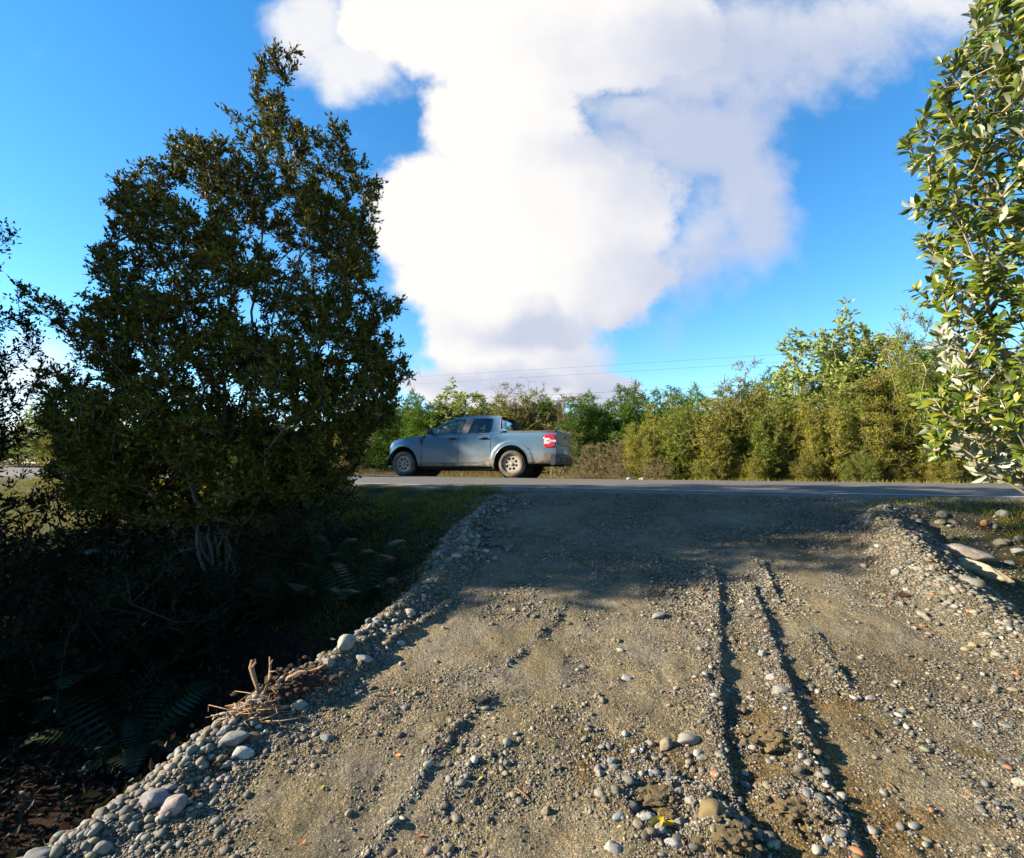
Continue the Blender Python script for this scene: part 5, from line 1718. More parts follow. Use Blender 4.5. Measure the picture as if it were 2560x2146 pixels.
def stone_mat():
    m, t, b = bsdf_mat('cobble_stone', (.4, .4, .38), 0.75, 0, 0.3)
    at = t.new('ShaderNodeAttribute', attribute_name='tint')
    tc = t.new('ShaderNodeTexCoord')
    n = t.noise(tc.outputs['Object'], 45, 6, 0.7); n3 = t.noise(tc.outputs['Object'], 12, 4, 0.6, 0.6)
    k = t.math('MULTIPLY', t.math('MULTIPLY_ADD', n, 0.6, 0.60), t.math('MULTIPLY_ADD', n3, 0.7, 0.60))
    k = t.math('MULTIPLY', k, 0.85)
    vm = t.new('ShaderNodeVectorMath', operation='SCALE'); t.l.new(at.outputs['Color'], vm.inputs[0]); t.l.new(k, vm.inputs['Scale'])
    n4 = t.noise(tc.outputs['Object'], 2.6, 6, 0.75, 0.8)
    t.l.new(t.mix(t.ramp(n4, [(0.42, 0.0), (0.66, 0.75)]), vm.outputs[0], (0.12, 0.098, 0.058)), b.inputs['Base Color'])
    bp = t.new('ShaderNodeBump'); bp.inputs['Strength'].default_value = 0.6; bp.inputs['Distance'].default_value = 0.004
    t.l.new(n, bp.inputs['Height']); t.l.new(bp.outputs[0], b.inputs['Normal'])
    return m


STONE = stone_mat()
TINTS = np.array([(.30, .29, .26), (.20, .205, .205), (.155, .165, .165), (.36, .34, .29), (.26, .23, .17), (.25, .21, .14), (.19, .205, .18), (.28, .215, .17), (.13, .13, .125), (.42, .39, .33), (.31, .25, .16)])
TN = ['pale grey', 'mid grey', 'blue-grey', 'light grey', 'fawn', 'tan', 'greenish grey', 'pinkish brown', 'dark grey', 'whitish', 'sandy']


def rand_rot(n):
    a = rng.random(n) * 6.283; tl = rng.normal(size=(n, 2)) * .28
    ca, sa = np.cos(a), np.sin(a)
    Rz = np.zeros((n, 3, 3)); Rz[:, 0, 0] = ca; Rz[:, 0, 1] = -sa; Rz[:, 1, 0] = sa; Rz[:, 1, 1] = ca; Rz[:, 2, 2] = 1
    Rx = np.zeros((n, 3, 3)); cx, sx = np.cos(tl[:, 0]), np.sin(tl[:, 0]); Rx[:, 0, 0] = 1; Rx[:, 1, 1] = cx; Rx[:, 1, 2] = -sx; Rx[:, 2, 1] = sx; Rx[:, 2, 2] = cx
    return Rz @ Rx


def pebbles(name, X, Y, r, sub, label, flat=.62, sink=.25):
    n = len(X)
    V0, F0 = ico(sub)
    sc = np.stack([r * rng.uniform(.9, 1.45, n), r * rng.uniform(.75, 1.05, n), r * flat * rng.uniform(.7, 1.25, n)], 1)
    V = V0[None] * (1 + .14 * rng.normal(size=(n, len(V0), 1)) * (1 if sub < 2 else .5))
    V = V * sc[:, None]
    V = np.einsum('nij,nkj->nki', rand_rot(n), V)
    q_, s__ = qs(X, Y)
    Z = np.where(q_ > 7.27, zroad(q_, s__), height(X, Y)) + sc[:, 2] * (1 - 2 * sink)
    V = V + np.stack([X, Y, Z], 1)[:, None]
    F = F0[None] + (np.arange(n) * len(V0))[:, None, None]
    c = TINTS[rng.integers(0, len(TINTS), n)] * rng.uniform(.5, 1.3, (n, 1))
    od = rng.random(n) < .015
    c[od] = np.array([.42, .17, .07])
    c = np.repeat(np.concatenate([c, np.ones((n, 1))], 1), len(V0), 0)
    o = mesh_np(name, V.reshape(-1, 3), F.reshape(-1, 3), STONE, smooth=True, attrs={'tint': ('FLOAT_COLOR', c)})
    tag(o, label, 'gravel', kind='stuff')


def density(X, Y):
    dm, dl, dr_ = drive_mask(X, Y)
    rm = ridge_h(X, Y)[1]
    n = fbm(X, Y, 1.6, 3, 1) + .7 * fbm(X, Y, 5, 2, 3)
    edge = np.exp(-((dl + .12) / .22) ** 2) * 1.6 + np.exp(-((dr_ + .25) / .35) ** 2) * 1.5
    out = np.where((dl > 0), np.exp(-dl / .35) * 1.2, 0) + np.where(dr_ > 0, np.exp(-dr_ / .6) * 1.1, 0)
    d = np.where((dl < 0) & (dr_ < 0), .30 + 1.1 * np.clip(n, -.27, 1) + edge * 1.3 + 1.1 * rm, out * 1.3)
    q = qs(X, Y)[0]
    return np.where(q < 7.26, np.clip(d, 0.02, None), np.where((q < 7.75) & (X > -.2) & (X < 6), .12 * (7.75 - q) / .5, 0))


def scatter(n, y0, y1, pw, x0=-2.4, x1=6.2):
    u = rng.random(n)
    Y = (y0 ** (1 - pw) + u * (y1 ** (1 - pw) - y0 ** (1 - pw))) ** (1 / (1 - pw))
    X = rng.uniform(x0, x1, n)
    ok = (X > -Y * 1.15 - .3) & (X < Y * 1.15 + .4)
    X, Y = X[ok], Y[ok]
    d = density(X, Y)
    k = rng.random(len(X)) < d / 1.6
    return X[k], Y[k]


X, Y = scatter(200000, 1.25, 3.6, 1.6, -2.2, 4.0)
pebbles('gravel', X, Y, .0026 + .0045 * rng.random(len(X)) ** 2.2, 1, 'fine grey gravel strewn over the near part of the ramp')
X, Y = scatter(90000, 3.4, 8.4, 1.2)
pebbles('gravel', X, Y, .005 + .008 * rng.random(len(X)) ** 2, 1, 'gravel strewn over the upper part of the ramp')
X, Y = scatter(17000, 1.25, 8.4, 1.5)
pebbles('gravel', X, Y, .008 + .011 * rng.random(len(X)) ** 1.8, 2, 'larger pebbles among the gravel of the ramp', .6)
X, Y = scatter(90000, 1.3, 7.3, 1.5)
dm_, dl_, dr_ = drive_mask(X, Y)
ed = np.exp(-((dl_ + .08) / .17) ** 2) + 1.0 * np.exp(-((dr_ + .22) / .28) ** 2) * (Y > 2.6) + .5 * (dr_ > 0) * np.exp(-dr_ / .7) + .45 * (dl_ > 0) * np.exp(-dl_ / .25) + 1.3 * (Y > 4.5) * (dl_ > -.95) * (dl_ < .25) * np.clip((dl_ + .95) / .4, 0, 1)
k_ = rng.random(len(X)) < ed * .55
X, Y = X[k_], Y[k_]
pebbles('gravel', X, Y, .006 + (.018 + .014 * (Y > 4.5) * (X < 1)) * rng.random(len(X)) ** 2.4, 2, 'stony rubble of pebbles heaped along both edges of the ramp', .66, .2)

_sm = []
for k in range(10):
    V0, F0 = ico(3)
    a = V0.copy()
    f1 = rng.normal(size=(6, 3)); ph = rng.random(6) * 6
    disp = sum(.075 * np.sin(a @ f1[i] * 1.9 + ph[i]) for i in range(6))
    a = a * (1 + disp[:, None]) * np.array([1.2, .92, .66])
    if 1:  # flats and corners; 3 and 7 are the angular ones
        for j in range(11 if k in (3, 7) else 5):
            nn = norm(rng.normal(size=3) * [1, 1, .8]); lim = (.50 if k in (3, 7) else .66) + .16 * rng.random(); pr = a @ nn
            a = a - np.clip(pr - lim, 0, None)[:, None] * nn * .95
    _sm.append((a, F0))


def cobble_mesh(k, tint):
    tint = tuple(float(x) * .92 for x in tint)
    a, F0 = _sm[k % 10]
    o = mesh_np('cobble', a, F0, STONE, smooth=True, attrs={'tint': ('FLOAT_COLOR', np.tile([*tint, 1], (len(a), 1)))})
    me = o.data; bpy.data.objects.remove(o)
    return me


def cobble(loc, r, k, tint, label, group=None, rz=None, tilt=(0, 0), name='cobble', cat='stone', sc=(1, 1, 1), sink=.3, me=None):
    me = me or cobble_mesh(k, tint)
    o = bpy.data.objects.new(name, me); link(o)
    o.location = (loc[0], loc[1], loc[2] + r * sc[2] * .62 * (1 - 2 * sink))
    o.rotation_euler = (tilt[0], tilt[1], rng.random() * 6.28 if rz is None else rz)
    o.scale = (r * sc[0], r * sc[1], r * sc[2])
    tag(o, label, cat, group)
    return o


LG, MG, DG, WH, BRN, ORG, PK = (.36, .36, .33), (.25, .27, .28), (.20, .22, .23), (.62, .60, .56), (.24, .17, .09), (.46, .20, .07), (.42, .34, .31)
named = [  # px, py, width px, mesh, tint, rz, (sx, sy, sz), label
    (70, 2125, 125, 0, MG, .1, (1, .9, 1.1), 'largest grey boulder-like cobble in the bottom left corner'),
    (183, 2088, 78, 1, MG, .4, (1, .8, .9), 'long grey cobble just right of the corner boulder'),
    (200, 2112, 56, 2, (.40, .27, .19), .2, (1, .9, .9), 'orange-brown cobble below the long grey cobble at bottom left'),
    (258, 2122, 40, 4, LG, 0, (1, 1, 1), 'small pale cobble right of the orange-brown one at bottom left'),
    (388, 2000, 66, 5, (.34, .33, .38), .1, (1, .9, .9), 'rounded lilac-grey cobble on the left bank beside the angular one'),
    (440, 2022, 84, 3, (.44, .36, .35), .3, (1, .8, 1.0), 'angular pinkish grey rock on the lower left bank'),
    (298, 2014, 38, 6, MG, .2, (1, 1, 1), 'grey cobble on the bank crest left of the lilac-grey one'),
    (582, 1854, 68, 0, (.36, .38, .37), .05, (1, .8, .8), 'oval grey cobble above the white one on the left bank'),
    (608, 1888, 54, 4, (.70, .68, .66), -.1, (1, .8, .9), 'bright white cobble on the left bank'),
    (632, 1850, 40, 8, (.13, .10, .07), 0, (1, 1, 1.1), 'dark brown cobble right of the oval grey one'),
    (556, 1836, 24, 9, MG, 0, (1, 1, 1), 'small blue-grey cobble left of the oval grey one'),
    (516, 1842, 40, 7, (.30, .25, .16), .6, (1, .9, 1.2), 'mossy tan rock at the bank edge below the pale sticks'),
    (505, 1915, 30, 1, PK, 0, (1, 1, 1), 'pinkish cobble below left of the white one'),
    (864, 1616, 52, 0, (.50, .50, .44), .9, (1, .8, 1.3), 'large pale egg-shaped stone standing on the left crest'),
    (912, 1650, 38, 2, (.50, .52, .48), .2, (1, .8, .7), 'pale flat cobble right of the egg-shaped stone'),
    (820, 1662, 30, 5, (.52, .45, .38), .2, (1, .9, 1.3), 'cream cobble below the egg-shaped stone'),
    (800, 1674, 22, 6, (.55, .52, .47), .2, (1, .9, 1), 'small white cobble left of the cream one'),
    (790, 1720, 26, 4, (.66, .62, .55), 0, (1, .7, .8), 'flat whitish cobble below the reddish soil lump'),
    (748, 1770, 36, 9, (.46, .44, .36), 0, (1, 1, 1.1), 'round khaki grey cobble right of the root tangle'),
    (678, 1778, 34, 1, MG, 0, (1, .8, .9), 'blue-grey cobble below the root tangle'),
    (820, 1846, 34, 5, MG, 0, (1, .8, .7), 'flat blue-grey cobble in the middle of the left slope'),
    (1026, 1535, 32, 6, (.48, .46, .40), 0, (1, 1, 1), 'pale rounded cobble on the upper left crest'),
    (1002, 1610, 24, 4, (.46, .50, .56), 0, (1, .9, .9), 'bluish white cobble on the inner side of the left crest'),
    (1142, 1393, 24, 2, (.58, .57, .54), 0, (1, .9, .9), 'white cobble on the shaded left bank, highest of the large ones'),
    (1645, 1543, 36, 0, (.33, .32, .32), 0, (1, .8, .7), 'grey flat stone lying alone in the middle of the ramp'),
    (1567, 1697, 32, 1, (.44, .45, .44), 0, (1, .8, .7), 'grey stone left of the main wheel rut, mid ramp'),
    (1528, 1908, 44, 3, (.45, .46, .45), .8, (1, .8, .8), 'pale angular stone left of the stone cluster'),
    (1664, 1868, 50, 7, (.33, .28, .19), .5, (1, .9, 1.0), 'tan angular rock in the cluster beside the rut'),
    (1719, 1855, 60, 0, (.40, .38, .33), .1, (1, .8, .8), 'long grey-brown cobble topping the cluster beside the rut'),
    (1744, 1885, 32, 4, (.52, .50, .47), .2, (1, .8, .8), 'pale cobble at the lower right of the cluster'),
    (1627, 1862, 24, 6, (.42, .36, .30), 0, (1, 1, 1), 'small pinkish round cobble at the left of the cluster'),
    (1776, 2036, 84, 7, (.25, .185, .085), .3, (1, .95, 1.0), 'big clod of tan clay at the bottom beside the rut'),
    (1622, 2046, 38, 2, (.56, .56, .54), .2, (1, .7, .8), 'white cobble touching the yellow leaves at its left'),
    (1650, 2072, 34, 8, (.50, .47, .44), .2, (1, .9, .8), 'whitish cobble under the yellow leaves'),
    (1696, 2060, 30, 5, (.40, .35, .28), 0, (1, .9, 1.2), 'tan cobble right of the yellow leaves'),
    (1686, 2112, 38, 6, (.50, .50, .50), 0, (1, .8, .9), 'pale grey cobble at the bottom below the yellow leaves'),
    (1532, 2122, 46, 1, (.55, .53, .48), .1, (1, .8, .8), 'pale cobble at the bottom edge left of the yellow leaves'),
    (1547, 2046, 32, 9, (.40, .44, .47), 0, (1, .8, .8), 'bluish cobble left of the yellow leaves'),
    (1904, 1637, 32, 3, (.66, .64, .60), .7, (1, .8, 1.0), 'white angular stone on the ridge between the two ruts'),
    (1930, 1694, 28, 5, (.55, .53, .48), 0, (1, .8, .8), 'pale stone on the rut ridge below the white one'),
    (1952, 1730, 50, 0, (.34, .34, .32), .1, (1, .8, .7), 'flat grey cobble on the second rut ridge'),
    (1818, 1727, 16, 1, (.46, .50, .52), 0, (1, .8, .8), 'small bluish stone inside the main wheel rut'),
    (2103, 1996, 34, 7, (.44, .44, .38), .2, (1, .9, 1.1), 'greenish grey stone with a long shadow at lower right'),
    (2072, 2106, 36, 2, (.58, .58, .60), .5, (1, .8, 1.0), 'white stone at the end of the second ridge, bottom'),
    (2042, 2128, 32, 4, (.56, .54, .48), 0, (1, 1, 1.1), 'creamy round stone in the bottom edge below the white one'),
    (1938, 2112, 34, 5, (.56, .52, .40), 0, (1, .8, .8), 'yellowish white stone at the bottom between the ruts'),
    (1884, 1872, 20, 6, (.50, .47, .42), 0, (1, 1, 1.1), 'pinkish pebble-like cobble between the two ruts'),
    (1862, 1935, 22, 8, (.60, .50, .38), 0, (1, .7, .8), 'orange-tinged cobble between the ruts near the bottom'),
    (2003, 1893, 22, 4, (.52, .50, .46), 0, (1, .8, 1), 'small white stone right of the clay patch'),
    (2175, 1748, 28, 9, (.44, .46, .46), 0, (1, .8, .6), 'flat grey stone in the right half of the ramp'),
    (2444, 1814, 28, 1, (.46, .47, .44), 0, (1, .8, .7), 'round grey stone near the right edge, mid height'),
    (2552, 1962, 36, 2, (.60, .58, .48), 0, (1, .9, 1), 'pale stone cut by the right edge of the frame'),
    (2508, 1290, 30, 6, (.50, .48, .42), 0, (1, .9, 1.2), 'pale round boulder on the far right mound'),
    (2460, 1312, 28, 7, (.50, .25, .07), 0, (1, .9, 1.1), 'orange-brown boulder on the far right mound'),
    (2488, 1320, 18, 4, (.48, .45, .40), 0, (.8, .8, 1.3), 'small upright pale stone beside the orange boulder'),
    (2545, 1382, 40, 0, (.50, .48, .42), 0, (1, .8, .7), 'flat pale stone at the right edge above the moss'),
    (2526, 1410, 26, 5, (.46, .45, .42), 0, (1, .8, .7), 'grey stone on the moss right of the ramp'),
    (2242, 1436, 26, 6, (.46, .48, .50), 0, (.8, .8, 1.3), 'blue-white upright cobble at the left foot of the right berm'),
    (2298, 1426, 26, 2, (.58, .52, .48), 0, (1, .8, .8), 'pinkish white cobble in the middle of the right berm'),
    (2264, 1476, 14, 1, (.66, .60, .50), 0, (1, 1, 1), 'small cream stone at the lower left of the right berm'),
    (2365, 1486, 26, 8, (.30, .28, .16), 0, (1, .9, .9), 'olive brown stone in the right berm'),
    (2384, 1476, 22, 4, (.52, .50, .47), 0, (1, .8, .9), 'pale stone beside the olive brown one'),
    (2436, 1532, 20, 5, (.62, .56, .46), 0, (1, .7, .8), 'cream stone lower on the right berm'),
    (2540, 1588, 22, 3, (.60, .52, .42), 0, (.8, .8, 1.2), 'cream stone standing at the right crest'),
]
for (px, py, w, k, ti, rz, sc, lab) in named:
    p = place(px, py); dist = p[1]
    if 'corner boulder' in lab or 'bottom left corner' in lab or 'below the long grey' in lab:
        dist = min(dist, 1.72)
        xx_, yy_ = (px - 1280) / 1200 * (dist * 1.02), dist
        p = np.array([xx_, yy_, max(-.02, float(height(np.array([xx_]), np.array([yy_]))[0]))])
    r_ = w / 1200 * dist / 2 / 1.12
    cobble(p, r_, k, ti, lab, None, rz, (rng.normal() * .12, rng.normal() * .12), sc=sc, sink=.30, name='rock' if 'rock' in lab or 'boulder' in lab else ('soil_clod' if 'clay' in lab else 'cobble'), cat='soil clod' if 'clay' in lab else 'stone')
p = place(2410, 1405); r_ = 84 / 1200 * p[1] / 2 / 1.15
cobble(p, r_, 0, (.74, .62, .54), 'long smooth pale pink boulder lying on the right bank', None, -.75, (0, .25), name='rock', sc=(1.25, .46, .7), sink=-.25)
p = place(2466, 1452); r_ = 80 / 1200 * p[1] / 2 / 1.15
cobble(p, r_, 2, (.72, .60, .38), 'long smooth yellowish boulder below the pink one on the right bank', None, -.95, (0, .3), name='rock', sc=(1.25, .42, .7), sink=-.25)
p = place(2424, 1462); r_ = 46 / 1200 * p[1] / 2
cobble(p, r_, 1, (.30, .30, .24), 'grey boulder half buried beside the two long ones', None, -.6, name='rock', sc=(1.1, .8, .9), sink=.2)
for px, lab in ((1570, 'white stone on the far road edge, left of two'), (1603, 'white stone on the far road edge, right of two')):
    u = (px - 1280) / 1200; q = 15.5; Yq = q / (u * SR + CR); Xq = u * Yq
    cobble((Xq, Yq, float(base_h(Xq, Yq)) + .03), .11, 1, (.75, .74, .72), lab, 'two white stones at the far road edge', sc=(1, .8, .8))

# the other countable cobbles, by zone
pool = [cobble_mesh(k, TINTS[(k * 3) % 11] * (1.0 if k % 2 else 1.15)) for k in range(22)]
_U = ['', 'first', 'second', 'third', 'fourth', 'fifth', 'sixth', 'seventh', 'eighth', 'ninth', 'tenth', 'eleventh', 'twelfth', 'thirteenth', 'fourteenth', 'fifteenth', 'sixteenth', 'seventeenth', 'eighteenth', 'nineteenth']
_T = {20: 'twent', 30: 'thirt', 40: 'fort', 50: 'fift', 60: 'sixt', 70: 'sevent', 80: 'eight'}
def ordn(n):
    if n < 20: return _U[n]
    return _T[n // 10 * 10] + ('ieth' if n % 10 == 0 else 'y-' + _U[n % 10])


def zone(n, xr_, yr_, fn, rr, label, group):
    """cobbles of one heap, labelled by colour and by their order counted away from the viewer"""
    c = 0; tries = 0; its = []
    while c < n and tries < 4000:
        tries += 1
        x = rng.uniform(*xr_); y = rng.uniform(*yr_)
        if not fn(x, y): continue
        its.append((y, x, rr[0] + (rr[1] - rr[0]) * rng.random() ** 2, rng.integers(22))); c += 1
    its.sort()
    cnt = {}
    for (y, x, r_, k) in its:
        z = float(height(np.array([x]), np.array([y]))[0])
        tn = TN[(k * 3) % 11]; cnt[tn] = cnt.get(tn, 0) + 1
        cobble((x, y, z), r_, 0, None, tn + ' cobble ' + label + ', ' + ordn(cnt[tn]) + ' such counted from the front', group, None, (rng.normal() * .25, rng.normal() * .25), me=pool[k], sink=.25)
def dls(x, y): return float(np.interp(y, _LY, _LX)) - x
def drs(x, y): return x - float(np.interp(y, _RY, _RX))
zone(78, (-2.2, -.7), (1.4, 3.1), lambda x, y: -.32 < dls(x, y) < .22, (.013, .029), 'on the lower left bank', 'cobbles along the lower left bank')
zone(34, (-1.4, -.3), (3.1, 4.6), lambda x, y: -.28 < dls(x, y) < .2, (.018, .036), 'on the sunlit left crest', 'cobbles on the left crest')
zone(42, (-1.4, .3), (4.6, 7.3), lambda x, y: -.35 < dls(x, y) < .6, (.025, .05), 'on the shaded upper left bank', 'cobbles on the upper left bank')
zone(58, (2.4, 5.2), (2.9, 5.8), lambda x, y: -.75 < drs(x, y) < .1, (.016, .036), 'in the right berm', 'cobbles in the right berm')
zone(22, (3.6, 6.4), (4.2, 6.3), lambda x, y: .05 < drs(x, y) < 1.3, (.03, .065), 'on the slope beyond the right berm', 'stones beyond the right berm')
zone(22, (.35, .95), (1.7, 2.6), lambda x, y: True, (.012, .024), 'around the clay patch', 'cobbles around the clay patch')
zone(16, (-.6, 3.0), (1.7, 3.4), lambda x, y: dls(x, y) < -.4 and drs(x, y) < -.4, (.012, .022), 'lying loose on the open ramp', 'loose cobbles on the ramp')

# crumbled soil lumps
def clod(px, py, w, tint, label, n=26):
    tint = tuple(x * (.66 if 'clay' in label else .5) for x in tint); n = int(n * 1.8)
    p = place(px, py); R0 = w / 1200 * p[1] / 2
    V0, F0 = ico(2); Vs = []; Fs = []; c = 0
    VB, FB = ico(4)
    dsp = 1 + .45 * fbm(VB[:, 0] * 2 + px, VB[:, 1] * 2 + VB[:, 2] * 1.7, 1.3, 4, 1, .45)
    vb = VB * dsp[:, None] * np.array([R0 * .85, R0 * .6, R0 * .32]) + p
    Vs.append(vb); Fs.append(FB); c += len(VB)
    for k in range(n):
        o_ = rng.normal(size=3) * R0 * [.62, .5, .2]; o_[2] = abs(o_[2]) + R0 * .08 * (abs(o_[0]) < R0 * .6)
        r_ = R0 * rng.uniform(.04, .15)
        v = V0 * (1 + .13 * rng.normal(size=(len(V0), 1))) * np.array([1.2, 1.1, .7]) * r_ * (1 + .25 * np.sin(V0 @ (rng.normal(size=(3, 1)) * 2.5))) + p + o_ - [0, 0, r_ * .25]
        Vs.append(v); Fs.append(F0 + c); c += len(V0)
    V = np.concatenate(Vs)
    m = dirty('soil_' + str(px), tint, tuple(x * .5 for x in tint), .95, .8, 30, bump=.9)
    tag(mesh_np('soil_lump', V, np.concatenate(Fs), m, smooth=False), label, 'soil lump')


clod(752, 1705, 120, (.12, .05, .028), 'lump of reddish brown rooty soil on the left crest', 46)
clod(700, 1730, 80, (.12, .05, .028), 'smaller reddish soil lump left of the big one', 26)
clod(1205, 1750, 46, (.10, .08, .06), 'dark soil clod alone on the middle of the ramp', 16)
clod(545, 1915, 56, (.13, .075, .035), 'crumbly brown soil lump among the left bank cobbles', 18)
clod(480, 1990, 60, (.12, .07, .035), 'crumbly brown soil lump beside the angular pinkish rock', 18)
clod(2260, 1490, 34, (.13, .06, .03), 'small dark reddish clod left of the right berm', 14)
clod(1930, 1850, 110, (.25, .18, .08), 'clay crumbs on the ridge between the ruts', 30)
clod(1640, 1990, 120, (.22, .155, .07), 'clay crumbs above the yellow leaves', 34)
clod(1830, 2095, 110, (.22, .155, .07), 'dark clay crumbs at the bottom right of the big clod', 28)
clod(1975, 2020, 100, (.24, .17, .075), 'clay crumbs on the lower end of the second ridge', 26)
clod(2410, 1745, 50, (.20, .14, .07), 'clay clod at the right side of the ramp', 14)
clod(250, 1990, 70, (.09, .04, .022), 'dark reddish soil crumbs at the bank edge, lower left', 22)
clod(330, 1935, 60, (.09, .04, .022), 'reddish soil crumbs above the lower left cobbles', 20)
clod(420, 1875, 70, (.16, .07, .035), 'reddish soil crumbs at the bank edge below the sticks', 22)

# ---------------------------------------------------------------- driftwood, roots, litter
WOOD = dirty('dead_wood', (.34, .20, .095), (.15, .08, .035), .85, .9, 22, bump=.5)
WOODP = dirty('pale_wood', (.48, .36, .22), (.24, .15, .08), .8, .8, 14, bump=.4)
ROOT = dirty('red_root', (.22, .10, .05), (.10, .045, .025), .9, .8, 20)


def at_px(px, py, Y):
    return tuple(pt(px, py, Y))


g = place(646, 1745); Y0 = min(g[1], 2.58)
def stick(name, pts, rad, mat, label, Yb, cat='stick', extra=()):
    m_ = MB(); m_.tube([at_px(x, y, Yb + (k_ * .01)) for k_, (x, y) in enumerate(pts)], [v * .62 for v in rad], 9)
    for e, rr in extra: m_.tube([at_px(x, y, Yb) for x, y in e], [v * .62 for v in rr], 6)
    o = m_.build(name, mat, None, smooth=True); tag(o, label, cat)


stick('broken_branch', [(648, 1735), (642, 1715), (634, 1690), (628, 1668), (631, 1650)], [.014, .015, .019, .020, .013], WOOD, 'left of two upright broken branch stubs on the left crest', Y0, extra=[([(631, 1668), (640, 1656), (638, 1648)], [.010, .008, .005])])
stick('broken_branch', [(660, 1738), (668, 1715), (674, 1690), (676, 1665), (674, 1642)], [.014, .013, .011, .010, .006], WOOD, 'right of two upright broken branch stubs, with a thin side twig', Y0, extra=[([(673, 1680), (690, 1678), (697, 1686)], [.006, .005, .004]), ([(676, 1662), (682, 1650)], [.006, .004])])
stick('pale_stick', [(538, 1790), (560, 1784), (590, 1780), (612, 1783)], [.010, .012, .012, .012], WOODP, 'pale peeled stick lying on the left crest', Y0 - .15, extra=[([(538, 1790), (532, 1800)], [.01, .006])])
stick('pale_stick', [(540, 1812), (552, 1800), (575, 1793), (600, 1795), (625, 1790)], [.005, .008, .010, .010, .009], WOODP, 'thin pale stick just below the peeled one', Y0 - .15)
stick('broken_branch', [(705, 1722), (722, 1695), (748, 1682), (775, 1680), (795, 1672), (806, 1652)], [.012, .018, .020, .016, .012, .007], WOOD, 'bent brown branch lying over the reddish soil lump', Y0 + .08, extra=[([(795, 1672), (815, 1660)], [.01, .006])])
m_ = MB()
for k in range(46):
    a = (rng.uniform(560, 700), rng.uniform(1735, 1800))
    if a[1] < 1740 + (700 - a[0]) * .35 - 10: a = (a[0], 1740 + (700 - a[0]) * .35)
    p0 = place(a[0], a[1] + 12); dx = rng.normal(size=3) * .05
    p1 = p0 + np.array([dx[0], dx[1] * .6, .015 + abs(dx[2]) * .5]); p2 = p1 + rng.normal(size=3) * [.05, .03, .02]; p3 = p2 + rng.normal(size=3) * [.04, .03, .02]
    m_.tube([p0, p1, p2, p3], [.0035, .003, .0025, .0012], 5)
o = m_.build('root_tangle', WOOD, None, smooth=True); tag(o, 'tangle of thin reddish roots on the left crest below the branch stubs', 'roots')
for (x0, y0, x1, y1, lab) in [(1640, 1985, 1700, 2012, 'short dark twig near the clay crumbs above the yellow leaves'), (1290, 1975, 1330, 2010, 'thin straight twig lying on the lower ramp'), (2215, 1960, 2245, 1985, 'short dark twig on the lower right of the ramp')]:
    a = place(x0, y0); b_ = place(x1, y1)
    tag(MB().tube([a + [0, 0, .006], (a + b_) / 2 + [0, 0, .012], b_ + [0, 0, .006]], [.003, .0035, .002], 6).build('twig', ROOT, None, smooth=True), lab, 'twig')

# fallen leaves
YL = leaf_mat('yellow_leaf', (.50, .34, .015), (.60, .44, .02), None, .3, .5)
OL = leaf_mat('orange_leaf', (.62, .17, .04), (.75, .26, .06), None, .3, .5)
GL = leaf_mat('lime_leaf', (.40, .46, .03), (.55, .60, .05), None, .3, .5)
def fallen(px, py, w, mat, label, group=None, curl=.25, me=None):
    p = place(px, py); r_ = w / 1200 * p[1]
    V = []; F = []
    for i, (t_, wd) in enumerate([(0, .04), (.25, .30), (.55, .42), (.8, .26), (1, .02)]):
        for j in (-1, 0, 1): V.append(((t_ - .5) * r_, j * wd * r_ * .6, r_ * (curl * (abs(j) * wd + (t_ - .5) ** 2 * 1.4)) + .004))
    F = [(i * 3 + j, i * 3 + j + 1, (i + 1) * 3 + j + 1, (i + 1) * 3 + j) for i in range(4) for j in range(2)]
    o = MB().add(V, F).build('fallen_leaf', mat, None, smooth=True)
    o.data.attributes.new('rnd', 'FLOAT', 'POINT').data.foreach_set('value', np.full(len(V), rng.random(), np.float32))
    o.location = p; o.rotation_euler = (rng.normal() * .3, rng.normal() * .3, rng.random() * 6.28)
    tag(o, label, 'leaf', group)
    return o


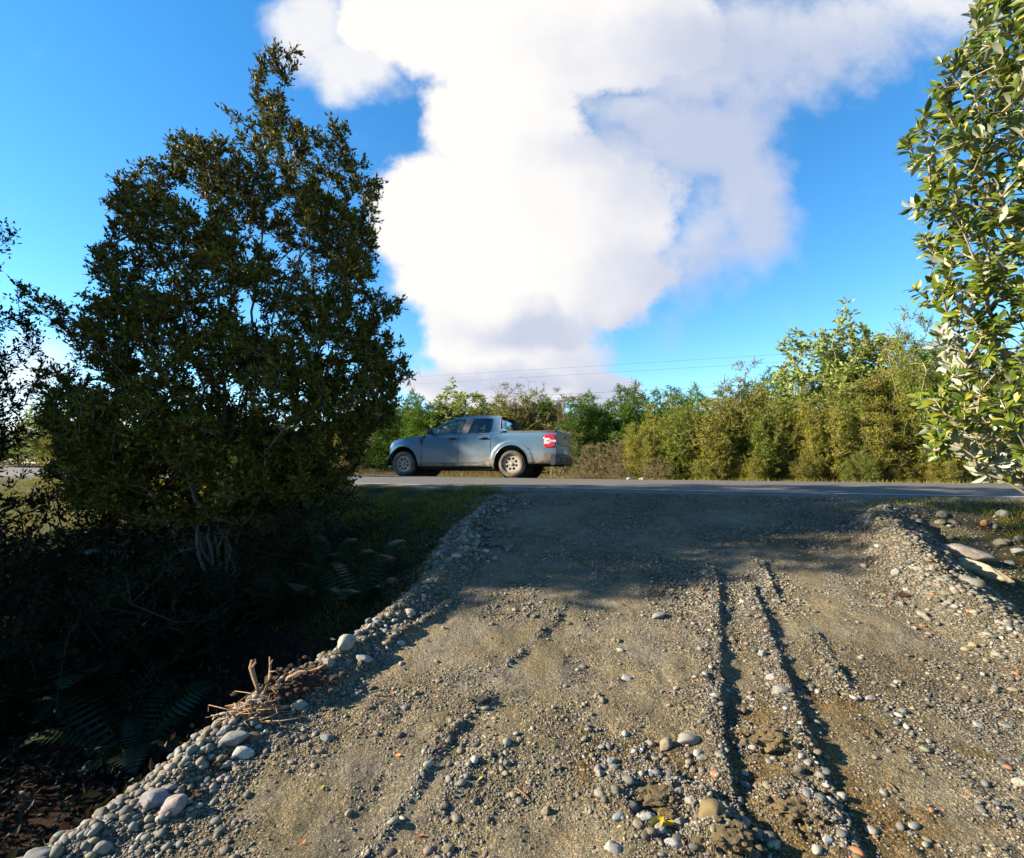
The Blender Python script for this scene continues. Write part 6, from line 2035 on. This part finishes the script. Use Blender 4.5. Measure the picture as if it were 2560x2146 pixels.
o = fallen(1640, 2062, 46, YL, 'bright yellow leaf, left one of the pair at the bottom', curl=.5)
o.rotation_euler = (.5, -.25, .5)
o = fallen(1668, 2070, 44, YL, 'bright yellow leaf, right one of the pair at the bottom', curl=.6)
o.rotation_euler = (-.5, -.3, -.6)
for k, (px, py, c_, w_) in enumerate([(995, 1890, OL, 14), (1053, 2094, OL, 14), (1490, 2108, OL, 11), (1416, 1992, OL, 9), (1085, 1735, OL, 12), (982, 1735, OL, 10), (1620, 1912, OL, 12), (1722, 1912, OL, 14), (758, 2106, OL, 12), (1040, 2110, OL, 9), (2100, 1690, OL, 10), (1250, 1608, OL, 8),
                                      (1202, 1950, GL, 13), (806, 1972, GL, 12), (1466, 1900, GL, 9), (1122, 1910, GL, 9), (1228, 1596, GL, 9), (1070, 1770, GL, 8), (1390, 2044, GL, 9), (2300, 1880, GL, 8), (1560, 2088, GL, 8)]):
    lf_n = dict(zip([995, 1053, 1490, 1416, 1085, 982, 1620, 1722, 758, 1040, 2100, 1250, 1202, 806, 1466, 1122, 1228, 1070, 1390, 2300, 1560],
                    ['on the left third, mid slope', 'near the bottom edge, left of centre', 'near the bottom edge by the clay', 'above the clay crumbs', 'on the left slope, upper one', 'left of the upper one on the left slope',
                     'in the stone cluster by the rut', 'beside the main rut', 'near the bottom edge, farthest left', 'touching the bottom edge', 'right of the second rut', 'in the middle, highest up',
                     'in the middle of the lower ramp', 'on the lower left bank', 'left of the pale angular stone', 'on the left third', 'highest up near the dark clod', 'beside an orange leaf on the left slope', 'low down left of the clay', 'in the right half', 'at the bottom by the clay']))
    fallen(px, py, w_ * 1.2, c_, ('small orange leaf ' if c_ is OL else 'small lime green leaf ') + lf_n[px], 'orange fallen leaves' if c_ is OL else 'lime fallen leaves')

# ---------------------------------------------------------------- base colours all scaled down evenly, keeping shade deep at the raised exposure
for m_ in bpy.data.materials:
    if not m_.use_nodes: continue
    for nd in list(m_.node_tree.nodes):
        if nd.type == 'BSDF_PRINCIPLED': sk = nd.inputs['Base Color']
        elif nd.type == 'BSDF_TRANSLUCENT': sk = nd.inputs[0]
        else: continue
        k_ = 0.82
        if sk.is_linked:
            src = sk.links[0].from_socket
            v_ = m_.node_tree.nodes.new('ShaderNodeVectorMath'); v_.operation = 'SCALE'; v_.inputs['Scale'].default_value = k_
            m_.node_tree.links.new(src, v_.inputs[0]); m_.node_tree.links.new(v_.outputs[0], sk)
        else:
            c_ = sk.default_value; sk.default_value = (c_[0] * k_, c_[1] * k_, c_[2] * k_, 1)
